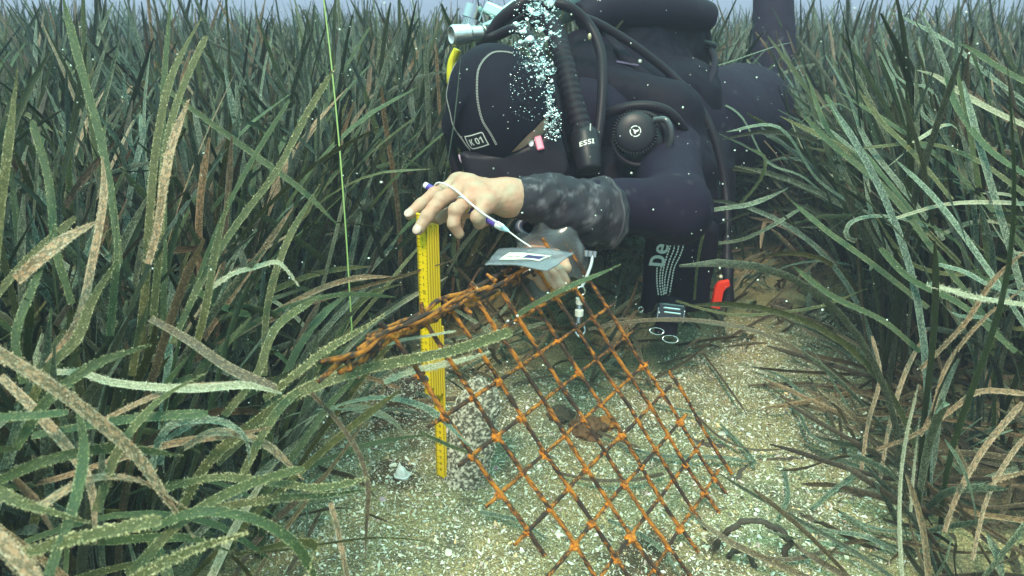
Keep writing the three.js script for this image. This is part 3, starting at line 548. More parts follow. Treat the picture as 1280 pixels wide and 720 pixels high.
  const bk = basis(V(-0.05, 0.25, 0.96), V(0.12, 1, -0.2));
  const buckle = part('buckle', boxAt(0.046, 0.032, 0.012, bk, VA([0.2639, 0.1537, -1.1605]), 0.004), phys(lin(0.04, 0.04, 0.045), 0.12, { clearcoat: 1 }), root);
  for (const [x, y, l] of [[0.0, 0.006, 0.026], [0.002, 0.0005, 0.026]]) part('rib', placed(new THREE.CapsuleGeometry(0.0019, l, 4, 8).rotateZ(Math.PI / 2).translate(x, y * 1.3, 0.0068), bk, VA([0.2639, 0.1537, -1.1605])), M.chrome, buckle);
  for (const s of [-1, 1]) part('prong', placed(new THREE.CapsuleGeometry(0.0018, 0.018, 4, 8).translate(s * 0.0215, -0.003, 0.006), bk, VA([0.2639, 0.1537, -1.1605])), M.chrome, buckle);
  const keeper = (p, r, t, ry) => part('strap_keeper', placed(new THREE.TorusGeometry(r, t, 8, 28).scale(1.3, 0.62, 1), basis(V(0, 0.5, 0.86), V(0.1, 1, 0)), VA(p)), M.chrome, root);
  keeper([0.2422, 0.1229, -1.1546], 0.009, 0.0014); keeper([0.266, 0.1083, -1.1546], 0.010, 0.0013);
  part('d_ring', placed(new THREE.TorusGeometry(0.0045, 0.0011, 8, 24), basis(V(0.2, 0.1, 0.97), V(0, 1, 0)), VA([0.218, 0.1513, -1.1809])), M.chrome, root);
  { const s = onto(vestF, [0.2419, 0.2953, -1.2014], 0.002); }
}

// ---------- hoses and regulator ----------
function hose(list, r, label, mat = M.rubber, rib = 0, seg = 60) {
  const g = tube(list, rib ? (t, a, p) => r + rib * Math.sin(t * 2 * Math.PI * Math.round(seg / 4)) : r, rib ? seg * 2 : seg, 14); if (rib) g.computeVertexNormals();
  const o = thing('hose', label, 'hose'); part('tube', g, mat, o); return o;
}
{
  const o = hose([[0.0457, 0.6127, -1.4234], [0.0687, 0.5984, -1.3117], [0.0844, 0.5462, -1.2501], [0.0981, 0.4883, -1.2078], [0.1123, 0.4449, -1.1814]], 0.0165, 'thick corrugated inflator hose with printed cuff beside the hood', phys(lin(0.014, 0.010, 0.017), 0.55, { specularIntensity: 0.35 }), 0.0006, 110);
  const a = VA([0.1123, 0.4496, -1.1831]), b = VA([0.1194, 0.3939, -1.1468]), d = b.clone().sub(a), L = d.length(), mid = a.clone().add(b).multiplyScalar(0.5);
  part('cuff', placed(new THREE.LatheGeometry([[0.001, -L / 2 - 0.001], [0.016, -L / 2 - 0.001], [0.0195, -L / 2 + 0.004], [0.0225, 0], [0.0225, L / 2 - 0.008], [0.0195, L / 2], [0.001, L / 2 + 0.001]].map(([x, y]) => new THREE.Vector2(x, y)), 36), basis(new THREE.Vector3().crossVectors(V(1, 0, 0), d.clone().negate()).normalize(), d.clone().negate()), mid), M.plastic, o);
  // printed letters wrapped round the cuff
  const w = 0.042, g = new THREE.CylinderGeometry(0.0229, 0.0229, 0.014, 24, 1, true, -0.95, 1.9), cb = basis(new THREE.Vector3().crossVectors(V(1, 0, 0), d.clone().negate()).normalize(), d.clone().negate());
  part('print', placed(g, cb, mid.clone().addScaledVector(d, -0.08)), std(0xffffff, 0.5, { map: canvasTex(512, 164, (c, W, H) => { c.fillStyle = '#1c1820'; c.fillRect(0, 0, W, H); c.save(); c.translate(W / 2 - 20, H / 2); c.rotate(-0.13); c.transform(1, 0, -0.18, 1, 0, 0); c.fillStyle = '#efece2'; c.font = 'bold 122px sans-serif'; c.textAlign = 'center'; c.textBaseline = 'middle'; c.scale(1.25, 1); c.fillText('ESSI', 0, 4); c.restore(); }) }), o);
  part('tab', boxAt(0.002, 0.011, 0.002, new THREE.Matrix4(), VA([0.1196, 0.4589, -1.1599]), 0.0008), M.white, o);
}
{
  const o = hose([[0.0166, 0.6156, -1.3818], [0.043, 0.6309, -1.3448], [0.0859, 0.6356, -1.3253], [0.1266, 0.6057, -1.325], [0.1454, 0.5661, -1.3], [0.147, 0.5144, -1.2599], [0.1419, 0.4607, -1.2297], [0.1305, 0.3959, -1.1955]], 0.0088, 'black rubber hose arching over from the tank valve past the hood');
  const q = VA([0.1277, 0.5861, -1.3019]); part('fitting', new THREE.SphereGeometry(0.004, 12, 10).scale(0.8, 1.5, 0.8).translate(q.x, q.y, q.z), std(lin(0.7, 0.6, 0.35), 0.35, { metalness: 0.6 }), o);
}
{ // long gauge hose with its red-tipped end
  const o = hose([[0.1039, 0.6208, -1.3837], [0.1478, 0.6076, -1.4002], [0.2143, 0.5711, -1.4082], [0.2827, 0.5227, -1.4119], [0.3306, 0.475, -1.3945], [0.3683, 0.4069, -1.3697], [0.3871, 0.3183, -1.3375], [0.3843, 0.2422, -1.2885], [0.38, 0.1851, -1.2571]], 0.0078, 'long black hose running down the diver\'s side to a red tipped handle');
  part('handle', tube([[0.38, 0.2211, -1.2702], [0.3814, 0.1867, -1.2523], [0.3814, 0.1331, -1.2382]], (t, a) => 0.0105 * (1 + 0.12 * Math.sin(t * 9)), 24, 14), M.plastic, o);
  part('collar', placed(new THREE.SphereGeometry(0.0036, 12, 8), new THREE.Matrix4(), VA([0.3645, 0.1903, -1.2377])), std(lin(0.6, 0.56, 0.45), 0.5), o);
  const s = new THREE.Shape(); s.moveTo(-0.012, -0.024); s.lineTo(0.001, -0.026); s.lineTo(0.004, 0.004); s.quadraticCurveTo(0.006, 0.012, 0.014, 0.016); s.lineTo(0.012, 0.024); s.lineTo(0.002, 0.022); s.quadraticCurveTo(-0.007, 0.020, -0.009, 0.008); s.closePath();
  const g = new THREE.ExtrudeGeometry(s, { depth: 0.008, bevelEnabled: true, bevelSize: 0.0012, bevelThickness: 0.0012, bevelSegments: 2, curveSegments: 8 });
  const rp = VA([0.3617, 0.1641, -1.2281]); part('pull_tab', g.translate(rp.x, rp.y, rp.z), std(lin(0.82, 0.035, 0.012), 0.45), o).userData.label = 'bright red pull tab at the hose end';
}
hose([[-0.0382, 0.5823, -1.3484], [-0.0215, 0.6081, -1.3365], [0.0066, 0.6307, -1.3235], [0.0423, 0.653, -1.3316]], 0.0115, 'short thick black hose leaving the tank valve upwards');
hose([[-0.0554, 0.5726, -1.3662], [-0.0238, 0.5884, -1.3081], [0.0102, 0.5991, -1.2694], [0.0396, 0.5696, -1.2161], [0.0624, 0.5129, -1.2061], [0.073, 0.4647, -1.1992], [0.0665, 0.4067, -1.1994]], 0.0085, 'black breathing hose curving down behind the bubbles to the mouth');
hose([[0.1414, 0.4358, -1.3164], [0.1612, 0.4642, -1.2842], [0.2115, 0.4791, -1.2683], [0.2538, 0.4717, -1.2656], [0.2848, 0.444, -1.2768], [0.3114, 0.3899, -1.3423]], 0.0085, 'black hose looped above the ribbed round knob');
hose([[-0.0942, 0.5635, -1.3629], [-0.1047, 0.542, -1.3657], [-0.107, 0.5124, -1.3655], [-0.1, 0.4772, -1.374]], 0.0075, 'yellow hose hanging behind the left edge of the hood', std(lin(0.74, 0.66, 0.02), 0.45));
{
  const root = thing('breathing_regulator', 'black mouth regulator under the diver\'s mask', 'regulator');
  const c = VA(hp(0.012, 0.118, -0.085));
  part('housing', placed(new THREE.LatheGeometry([[0, 0.028], [0.018, 0.027], [0.030, 0.02], [0.034, 0.006], [0.033, -0.012], [0.02, -0.022], [0, -0.024]].map(([x, y]) => new THREE.Vector2(x, y)), 36).rotateX(Math.PI / 2), basis(headF, headC), c), M.plastic, root);
  part('mouthpiece', placed(new RoundedBoxGeometry(0.04, 0.02, 0.03, 3, 0.008), basis(headF, headC), c.clone().addScaledVector(headF, -0.03)), M.rubber, root);
  part('exhaust_tee', placed(new THREE.CapsuleGeometry(0.011, 0.075, 6, 14).rotateZ(Math.PI / 2), basis(headF, headC), c.clone().addScaledVector(headC, -0.03).addScaledVector(headF, -0.004)), M.plastic, root);
}
{ // round ribbed knob on the shoulder
  const root = thing('relief_valve', 'black ribbed round knob with white round emblem on the vest shoulder', 'valve');
  const c = VA([0.197, 0.444, -1.213]), n = V(-0.12, 0.30, 0.94).normalize(), b = basis(n, V(0.45, 1, 0));
  part('housing', placed(new THREE.SphereGeometry(0.045, 32, 20).scale(1.06, 1, 0.75), b, c.clone().addScaledVector(n, -0.034).add(V(0.012, -0.012, 0))), M.plastic, root);
  part('skirt', placed(new THREE.TorusGeometry(0.042, 0.0042, 10, 48), b, c.clone().addScaledVector(n, -0.012).add(V(0.008, -0.009, 0))), M.rubber, root);
  part('cap', placed(new THREE.LatheGeometry([[0, 0.006], [0.012, 0.0075], [0.028, 0.0052], [0.033, 0.0], [0.0335, -0.013], [0, -0.014]].map(([x, y]) => new THREE.Vector2(x, y)), 48).rotateX(Math.PI / 2), b, c), M.plastic, root);
  const teeth = []; for (let k = 0; k < 44; k++) { const a = k / 44 * 6.283; teeth.push(placed(new THREE.BoxGeometry(0.0052, 0.0016, 0.012).translate(0.0332, 0, -0.005).rotateZ(a), b, c)); }
  part('ribs', mergeGeometries(teeth), M.plastic, root);
  const ring = []; for (let k = 0; k < 4; k++) ring.push(new THREE.RingGeometry(0.0074, 0.0090, 20, 1, k * 1.571 + 0.1, 1.36));
  part('emblem', placed(mergeGeometries(ring), b, c.clone().addScaledVector(n, 0.0085)), M.white, root);
  const s = new THREE.Shape(); s.moveTo(-0.0048, 0.0010); s.lineTo(-0.0006, 0.0014); s.quadraticCurveTo(0.0018, 0.0022, 0.0030, 0.0046); s.lineTo(0.0036, 0.0016); s.lineTo(0.0016, -0.0008); s.lineTo(0.0018, -0.0034); s.lineTo(-0.0004, -0.0030); s.lineTo(-0.0022, -0.0006); s.closePath();
  part('emblem', placed(new THREE.ExtrudeGeometry(s, { depth: 0.0004, bevelEnabled: false }).scale(1.2, 1.2, 1), b, c.clone().addScaledVector(n, 0.0084)), M.white, root);
  part('bracket', tube([[0.2258, 0.4633, -1.2094], [0.2415, 0.4647, -1.1992], [0.2503, 0.4457, -1.1923], [0.2487, 0.4228, -1.1946], [0.2425, 0.405, -1.2094]], 0.0052, 30, 12), phys(lin(0.05, 0.047, 0.055), 0.2, { clearcoat: 0.6 }), root);
}

// ---------- air tank ----------
{
  const root = thing('air_tank', 'air tank with chrome valve behind the diver\'s head', 'air tank');
  const neck = VA([0.0217, 0.6372, -1.4535]), tail = VA([0.5117, 1.0379, -2.2805]), d = tail.clone().sub(neck).normalize();
  const m = basis(new THREE.Vector3().crossVectors(V(1, 0, 0), d).normalize(), d);
  part('cylinder', placed(new THREE.LatheGeometry([[0, -0.01], [0.022, -0.006], [0.03, 0.01], [0.055, 0.03], [0.075, 0.055], [0.085, 0.09], [0.0865, 0.14], [0.0865, 0.58], [0.08, 0.62], [0.05, 0.635], [0, 0.635]].map(([x, y]) => new THREE.Vector2(x, y)), 48), m, neck.clone().add(V(0.02, 0.012, -0.02))), phys(lin(0.52, 0.74, 0.70), 0.3, { clearcoat: 0.4 }), root);
  part('band', placed(new THREE.CylinderGeometry(0.0885, 0.0885, 0.045, 48, 1, true).translate(0, 0.20, 0), m, neck.clone().add(V(0.02, 0.012, -0.02))), std(lin(0.66, 0.60, 0.03), 0.5), root);
  part('valve_body', tube([[0.0143, 0.6262, -1.4282], [-0.0209, 0.605, -1.3886], [-0.0495, 0.5923, -1.3627]], 0.0135, 16, 20), M.steel, root);
  const k0 = VA([-0.0487, 0.5915, -1.3411]), k1 = VA([-0.1009, 0.5883, -1.3134]), kd = k1.clone().sub(k0), kL = kd.length(), kb = basis(new THREE.Vector3().crossVectors(V(0, 0, 1), kd).normalize(), kd);
  part('valve_knob', placed(new THREE.LatheGeometry([[0, -kL / 2], [0.011, -kL / 2], [0.013, -kL / 2 + 0.006], [0.013, -0.006], [0.0155, -0.004], [0.0165, 0.0], [0.0155, 0.003], [0.0165, 0.006], [0.017, kL / 2 - 0.004], [0.015, kL / 2], [0.0125, kL / 2], [0.012, kL / 2 - 0.004], [0, kL / 2 - 0.005]].map(([x, y]) => new THREE.Vector2(x, y)), 40), kb, k0.clone().add(k1).multiplyScalar(0.5)), std(lin(0.78, 0.78, 0.76), 0.24, { metalness: 0.85 }), root);
  // pressure regulator block with its ribbed collar
  const f0 = VA([-0.0688, 0.613, -1.3702]), fb = basis(V(-0.35, 0.2, 0.92), V(0.25, 1, 0.1)); const ribs = [];
  part('first_stage', placed(new THREE.CylinderGeometry(0.0165, 0.0165, 0.022, 32), fb, f0.clone().add(V(0.002, 0.012, 0))), M.chrome, root);
  for (let k = 0; k < 26; k++) { const a = k / 26 * 6.283; ribs.push(placed(new THREE.BoxGeometry(0.0022, 0.013, 0.0024).translate(0, 0, 0.0152).rotateY(a), fb, f0.clone().add(V(0, -0.007, 0)))); }
  part('ribbed_collar', mergeGeometries([...ribs, placed(new THREE.CylinderGeometry(0.0142, 0.0142, 0.013, 24), fb, f0.clone().add(V(0, -0.007, 0)))].map((g) => g.toNonIndexed())), M.chrome, root);
  part('yoke', boxAt(0.034, 0.020, 0.020, basis(V(-0.2, 0.3, 0.93), V(0.4, 1, 0)), VA([-0.0298, 0.6258, -1.3536]), 0.004), phys(lin(0.55, 0.78, 0.76), 0.15, { metalness: 0.6 }), root);
  part('yoke_screw', placed(new THREE.CylinderGeometry(0.008, 0.008, 0.05, 20), basis(V(0.1, 0.3, 0.95), V(0.8, 0.6, 0)), VA([0.0027, 0.636, -1.3573])), M.chrome, root);
}

// ---------- exhaled air ----------
{
  const air = phys(lin(0.93, 0.97, 0.98), 0.06, { metalness: 0.75 });
  const clear = phys(lin(0.95, 0.98, 0.99), 0.02, { transmission: 1, ior: 1.33, thickness: 0.004 });
  const blob = [0, 1, 2, 3].map((s) => { const g = new THREE.SphereGeometry(1, 14, 10), p = g.attributes.position; for (let i = 0; i < p.count; i++) { const x = p.getX(i), y = p.getY(i), z = p.getZ(i), q = 1 + 0.28 * nz(x * 1.3 + s * 5, y * 1.3, z * 1.3); p.setXYZ(i, x * q, y * q * 0.8, z * q); } g.computeVertexNormals(); return g; });
  const f = mulberry(21), path = curve([[0.0586, 0.451, -1.1091], [0.0593, 0.4765, -1.1077], [0.0553, 0.5016, -1.1062], [0.0479, 0.5274, -1.105], [0.0365, 0.5595, -1.1167], [0.0322, 0.5882, -1.1377], [0.0372, 0.6163, -1.1586], [0.0328, 0.6471, -1.1805]]);
  const spread = [[0, 0.013], [0.12, 0.014], [0.22, 0.006], [0.35, 0.012], [0.5, 0.026], [0.7, 0.042], [0.85, 0.036], [1, 0.034]];
  const spot = (t) => { const w = lerpTable(spread, t), a = f() * 6.283, r = Math.sqrt(f()) * w; return path.getPointAt(t).add(V(Math.cos(a) * r, rr(-0.006, 0.006, f), Math.sin(a) * r * 0.5)); };
  for (let k = 0; k < 110; k++) {
    const t = k < 14 ? rr(0, 0.2, f) : 0.3 + 0.7 * f() ** 0.8, s = k < 14 ? rr(0.0012, 0.0034, f) : rr(0.0015, 0.0048, f) * (f() < 0.16 ? 2.4 : 1), p = spot(t);
    const o = solo('air_bubble', blob[k % 4], k % 5 < 3 ? clear : air, 'silvery air bubble rising beside the hood', 'bubble', 'exhaled bubbles beside the hood'); o.position.copy(p); o.scale.set(s, s * rr(0.6, 0.95, f), s); o.rotation.set(f() * 0.8, f() * 6, f() * 0.8);
  }
  const n = 760, m = new THREE.InstancedMesh(blob[0], air, n); m.name = 'fine_bubbles'; tag(m, 'cloud of tiny exhaled bubbles rising past the hood', 'bubbles'); m.userData.kind = 'stuff';
  for (let k = 0; k < n; k++) {
    const t = f() < 0.25 ? f() * 0.25 : f(); let p = spot(t); const s = 0.0004 + 0.0016 * f() ** 2;
    if (k % 4 === 0) { const q = f(); p = VA([0.0253, 0.4778, -1.0976]).add(V(rr(-0.028, 0.02, f), 0.11 * q, rr(0, 0.03, f))); }
    dummy.position.copy(p); dummy.scale.setScalar(k % 4 ? s : s * 0.55); dummy.rotation.set(0, f() * 6, 0); dummy.updateMatrix(); m.setMatrixAt(k, dummy.matrix);
  }
  scene.add(m);
}

// ---------- pencil, slate, bag, clip ----------
{
  const root = thing('slate_pencil', 'purple and white pencil held through the fingers with white elastic', 'pencil');
  const a = VA([-0.1113, 0.4161, -0.9453]), b = VA([-0.0039, 0.3748, -0.8739]), at = (t) => a.clone().lerp(b, t), seg = (t0, t1, r0, r1, mat, name) => part(name, tube([at(t0), at((t0 + t1) / 2), at(t1)], (t) => r0 + (r1 - r0) * t, 4, 16), mat, root);
  const purple = phys(lin(0.10, 0.055, 0.36), 0.35), white = std(lin(0.82, 0.83, 0.84), 0.4);
  seg(0, 0.04, 0.0040, 0.0040, white, 'end_cap'); seg(0.04, 0.86, 0.0043, 0.0043, purple, 'barrel'); seg(0.86, 0.93, 0.0047, 0.0044, white, 'grip'); seg(0.93, 1.0, 0.0040, 0.0016, std(lin(0.36, 0.60, 0.68), 0.35), 'tip');
  part('rod', tube([[-0.0048, 0.375, -0.875], [0.0086, 0.3672, -0.8657], [0.0228, 0.3602, -0.8558]], 0.0009, 8, 8), std(lin(0.75, 0.75, 0.72), 0.4), root);
  part('elastic', tube([[-0.101, 0.4116, -0.9426], [-0.0947, 0.4208, -0.9331], [-0.0833, 0.423, -0.918], [-0.0685, 0.4182, -0.9035], [-0.0501, 0.407, -0.8834], [-0.0343, 0.3975, -0.8704], [-0.021, 0.3889, -0.8694], [-0.0115, 0.3811, -0.8729]], 0.00115, 40, 8), std(lin(0.80, 0.80, 0.76), 0.6), root);
}
{
  const root = thing('plastic_slate', 'clear plastic slate with a printed label propped on the rusty mesh edge', 'slate');
  const c = [VA([-0.0303, 0.3587, -0.7935]), VA([-0.0154, 0.3573, -0.8621]), VA([0.0748, 0.3519, -0.8602]), VA([0.0394, 0.3512, -0.7961])];
  const N = 12, pos = [], idx = []; const X2 = new THREE.Vector3().subVectors(c[2], c[1]), nrm = new THREE.Vector3().crossVectors(X2, new THREE.Vector3().subVectors(c[0], c[1])).normalize(); if (nrm.y < 0) nrm.negate();
  const at = (u, v) => c[0].clone().lerp(c[3], u).lerp(c[1].clone().lerp(c[2], u), v).addScaledVector(nrm, 0.003 * Math.sin(u * 3.1) + 0.002 * nz(u * 3, v * 3, 0));
  for (const s of [0, 1]) for (let j = 0; j <= N; j++) for (let i = 0; i <= N; i++) { const p = at(i / N, j / N).addScaledVector(nrm, -0.0016 * s); pos.push(p.x, p.y, p.z); }
  const w = N + 1, off = w * w;
  for (let j = 0; j < N; j++) for (let i = 0; i < N; i++) { const q = j * w + i; idx.push(q, q + 1, q + w, q + 1, q + w + 1, q + w, off + q, off + q + w, off + q + 1, off + q + 1, off + q + w, off + q + w + 1); }
  const rim = []; for (let i = 0; i < N; i++) rim.push(i); for (let j = 0; j < N; j++) rim.push(j * w + N); for (let i = N; i > 0; i--) rim.push(N * w + i); for (let j = N; j > 0; j--) rim.push(j * w);
  rim.forEach((a, k) => { const b = rim[(k + 1) % rim.length]; idx.push(a, off + a, b, b, off + a, off + b); });
  const g = new THREE.BufferGeometry(); g.setAttribute('position', new THREE.Float32BufferAttribute(pos, 3)); g.setIndex(idx); g.computeVertexNormals();
  part('sheet', g, phys(lin(0.55, 0.57, 0.64), 0.2, { transmission: 0.78, thickness: 0 }), root);
  const lp = [], luv = [], li = [];
  for (let j = 0; j <= 3; j++) for (let i = 0; i <= 8; i++) { const p = at(0.20 + 0.60 * i / 8 - 0.05 * (1 - j / 3), 0.28 + 0.40 * j / 3).addScaledVector(nrm, 0.0006); lp.push(p.x, p.y, p.z); luv.push(i / 8, j / 3); }
  for (let j = 0; j < 3; j++) for (let i = 0; i < 8; i++) { const q = j * 9 + i; li.push(q, q + 1, q + 9, q + 1, q + 10, q + 9); }
  const lg = new THREE.BufferGeometry(); lg.setAttribute('position', new THREE.Float32BufferAttribute(lp, 3)); lg.setAttribute('uv', new THREE.Float32BufferAttribute(luv, 2)); lg.setIndex(li); lg.computeVertexNormals();
  part('label', lg, std(0xffffff, 0.6, { map: canvasTex(512, 160, (x, W, H) => { x.fillStyle = '#d8d6c4'; x.fillRect(0, 0, W, H); x.fillStyle = '#3b2c63'; x.fillRect(262, 40, 220, 84); x.fillStyle = '#5b513f'; x.fillRect(340, 76, 60, 10); x.fillStyle = '#4a4a3c'; for (let k = 0; k < 26; k++) x.fillRect(36 + k * 8, 40 + (k % 3) * 3, 5, 12); x.fillRect(60, 98, 70, 16); x.fillRect(160, 98, 60, 16); x.fillStyle = '#efeee6'; x.fillRect(40, 62, 190, 22); }) }), root);
}
{
  const root = thing('plastic_bag', 'translucent white plastic bag bunched behind the clear slate', 'plastic bag');
  const c = [0.0533, 0.3201, -0.955];
  const f = (x, y, z) => { const p = [(x - c[0]) / 0.040, (y - c[1]) / 0.062, (z - c[2]) / 0.022]; const fold = 0.16 * Math.sin(p[0] * 5 + 2 * nz(x * 20, y * 12, z * 20)) + 0.32 * nz(x * 34, y * 26, z * 34); return (Math.hypot(...p) - 1 + fold) * 0.018; };
  part('film', mesher(f, [c[0] - 0.07, c[1] - 0.1, c[2] - 0.05], [c[0] + 0.07, c[1] + 0.1, c[2] + 0.05], 0.003), phys(lin(0.62, 0.64, 0.70), 0.2, { transmission: 0.9, thickness: 0 }), root);
}
{
  const root = thing('spare_regulator', 'dark round regulator cup hanging below the left forearm', 'regulator');
  const c = VA([0.0362, 0.3382, -1.0254]), b = basis(V(-0.1, 0.55, 0.83), V(0, 1, 0));
  part('rim', placed(new THREE.TorusGeometry(0.024, 0.005, 12, 40).scale(1.12, 0.62, 1), b, c), phys(lin(0.055, 0.05, 0.085), 0.35), root);
  part('cup', placed(new THREE.SphereGeometry(0.026, 28, 14, 0, 6.2832, Math.PI / 2, Math.PI / 2).rotateX(Math.PI / 2).scale(1.12, 0.62, 1), b, c), M.rubber, root);
}
{
  const root = thing('snap_clip', 'small steel snap clip with white bands hanging behind the wire mesh', 'clip');
  const P0 = VA([0.0879, 0.2882, -0.9115]);
  part('eye', placed(new THREE.TorusGeometry(0.006, 0.0014, 8, 24), basis(V(0.3, 0, 0.95), V(0, 1, 0)), VA([0.0889, 0.2844, -0.9101])), M.chrome, root);
  part('body', tube([[0.0879, 0.2785, -0.908], [0.0869, 0.2639, -0.9027], [0.0858, 0.2455, -0.8959]], (t) => 0.0048 - 0.001 * t, 14, 14), M.steel, root);
  for (const y of [[0.0874, 0.2745, -0.9012], [0.0864, 0.26, -0.8959]]) part('band', placed(new THREE.CylinderGeometry(0.0056, 0.0056, 0.0075, 18), new THREE.Matrix4(), VA(y)), std(lin(0.74, 0.76, 0.70), 0.5), root);
  part('hook', tube([[0.0838, 0.2474, -0.8966], [0.0817, 0.2358, -0.8924], [0.0879, 0.229, -0.8899], [0.0941, 0.2358, -0.8924], [0.092, 0.2445, -0.8956]], 0.0014, 28, 8), M.chrome, root);
  const cord = solo('cord', tube([[0.1055, 0.3261, -0.9359], [0.1029, 0.3158, -0.9269], [0.0972, 0.3038, -0.9172], [0.09, 0.2892, -0.9119]], 0.0021, 16, 8), std(lin(0.50, 0.52, 0.55), 0.6), 'pale cord from which the steel snap clip hangs', 'cord');
  solo('shackle', placed(mergeGeometries([-1, 0, 1].map((k) => new THREE.CylinderGeometry(0.003, 0.003, 0.008, 12).translate(k * 0.0058, 0, 0))), basis(V(0, 0.2, 1), V(0.1, 1, 0)), VA([0.1022, 0.3276, -0.9344])), M.chrome, 'small chrome fitting at the top of the pale cord', 'fitting');
}

// ---------- seagrass ----------
// colour of a leaf: green blade with fine veins, under a crust of small pale growths
function leafTex(seed, base, spot, cover, spotB, coverB, warmEdge) {
  return dataTex(64, 512, (i, j) => {
    const u = i / 63, v = j / 512 * 40, a = Math.cos(j / 512 * 6.2832) * 6, b = Math.sin(j / 512 * 6.2832) * 6;
    const vein = 1 + 0.10 * Math.sin(u * 60) + 0.25 * nz(a * 0.7 + seed, b * 0.7, u * 2), edge = Math.abs(u - 0.5) * 2;
    const s1 = smooth(cover, cover + 0.16, nz(a * 5 + seed * 3, b * 5, u * 9) + 0.45 * nz(a * 11, b * 11 + seed, u * 20) + 0.55 * edge ** 5), s2 = smooth(coverB, coverB + 0.12, nz(a * 2 + seed * 7, b * 2, u * 4) + 0.4 * nz(a * 9, b * 9 + seed, u * 12) + warmEdge * edge ** 2);
    const c = [0, 1, 2].map((k) => { let q = base[k] * vein; q += (spotB[k] - q) * s2; return q + (spot[k] - q) * s1; });
    return c.map((x) => Math.pow(clamp(x), 1 / 2.2));
  });
}
const leafBump = dataTex(64, 512, (i, j) => { const a = Math.cos(j / 512 * 6.2832) * 6, b = Math.sin(j / 512 * 6.2832) * 6, u = i / 63, v = 0.4 + 0.5 * nz(a * 6, b * 6, u * 12) + 0.3 * nz(a * 14, b * 14, u * 24); return [v, v, v]; }, false);
const leafMat = (seed, ...q) => std(0xffffff, 0.5, { map: leafTex(seed, ...q), bumpMap: leafBump, bumpScale: 0.0009, side: THREE.DoubleSide });
const LM = {
  green: leafMat(1, [0.034, 0.064, 0.014], [0.42, 0.40, 0.22], 0.62, [0.12, 0.14, 0.035], 0.42, 0.1),
  olive: leafMat(2, [0.056, 0.062, 0.008], [0.50, 0.46, 0.27], 0.56, [0.13, 0.115, 0.03], 0.34, 0.2),
  grey: leafMat(3, [0.050, 0.078, 0.044], [0.36, 0.42, 0.33], 0.32, [0.15, 0.19, 0.115], 0.10, 0.2),
  tan: leafMat(4, [0.17, 0.12, 0.06], [0.52, 0.42, 0.30], 0.30, [0.42, 0.24, 0.13], 0.10, 0.2),
  brown: leafMat(5, [0.070, 0.050, 0.026], [0.34, 0.28, 0.18], 0.34, [0.13, 0.085, 0.04], 0.2, 0.2),
  pale: leafMat(6, [0.20, 0.21, 0.12], [0.52, 0.50, 0.37], 0.14, [0.33, 0.32, 0.20], 0.05, 0.2),
};
const CM = { green: std(lin(0.42, 0.40, 0.22), 0.9), olive: std(lin(0.50, 0.44, 0.24), 0.9), grey: std(lin(0.42, 0.44, 0.33), 0.9), tan: std(lin(0.54, 0.40, 0.25), 0.9), brown: std(lin(0.30, 0.24, 0.15), 0.9), pale: std(lin(0.54, 0.52, 0.38), 0.9) };
// frames along a leaf: points, tangents, side and face directions
function leafFrames(pts, n, face, twist) {
  const c = curve(pts), L = c.getLength(), out = []; let s = null;
  for (let i = 0; i <= n; i++) {
    const p = c.getPointAt(i / n), t = c.getTangentAt(i / n);
    if (!s) s = new THREE.Vector3().crossVectors(t, face).normalize(); else s.addScaledVector(t, -s.dot(t)).normalize();
    const q = s.clone().applyAxisAngle(t, twist * i / n); out.push({ p, t, s: q, n: new THREE.Vector3().crossVectors(q, t), l: L * i / n });
  }
  out.L = L; const r = Math.abs(Math.sin(pts[0].x * 91.7 + pts[0].z * 47.3 + L * 311)); out.tip = 0.008 + 0.07 * r * r; out.blunt = r > 0.4 ? 0.12 : 0.55; out.seed = r * 50; return out;
}
function ribbon(fr, w, wide = 3) {
  const pos = [], uv = [], idx = [], n = fr.length - 1, v0 = (fr[0].p.x * 7.3 + fr[0].p.z * 3.1) % 1;
  for (const f of fr) {
    const rest = fr.L - f.l, k = w * Math.min(1, fr.blunt + rest / fr.tip) * (0.8 + 0.2 * Math.min(1, f.l / 0.1)) * (1 + 0.16 * nz(f.l * 28, fr.seed, 1)) * 0.5;
    for (let q = 0; q < wide; q++) { const u = q / (wide - 1) * 2 - 1, h = 0.16 * k * (u * u); pos.push(f.p.x + f.s.x * u * k + f.n.x * h, f.p.y + f.s.y * u * k + f.n.y * h, f.p.z + f.s.z * u * k + f.n.z * h); uv.push((u + 1) / 2, f.l / 0.3 + v0); }
  }
  for (let i = 0; i < n; i++) for (let q = 0; q < wide - 1; q++) { const a = i * wide + q; idx.push(a, a + 1, a + wide, a + 1, a + wide + 1, a + wide); }
  const g = new THREE.BufferGeometry(); g.setAttribute('position', new THREE.Float32BufferAttribute(pos, 3)); g.setAttribute('uv', new THREE.Float32BufferAttribute(uv, 2)); g.setIndex(idx); g.computeVertexNormals(); return g;
}
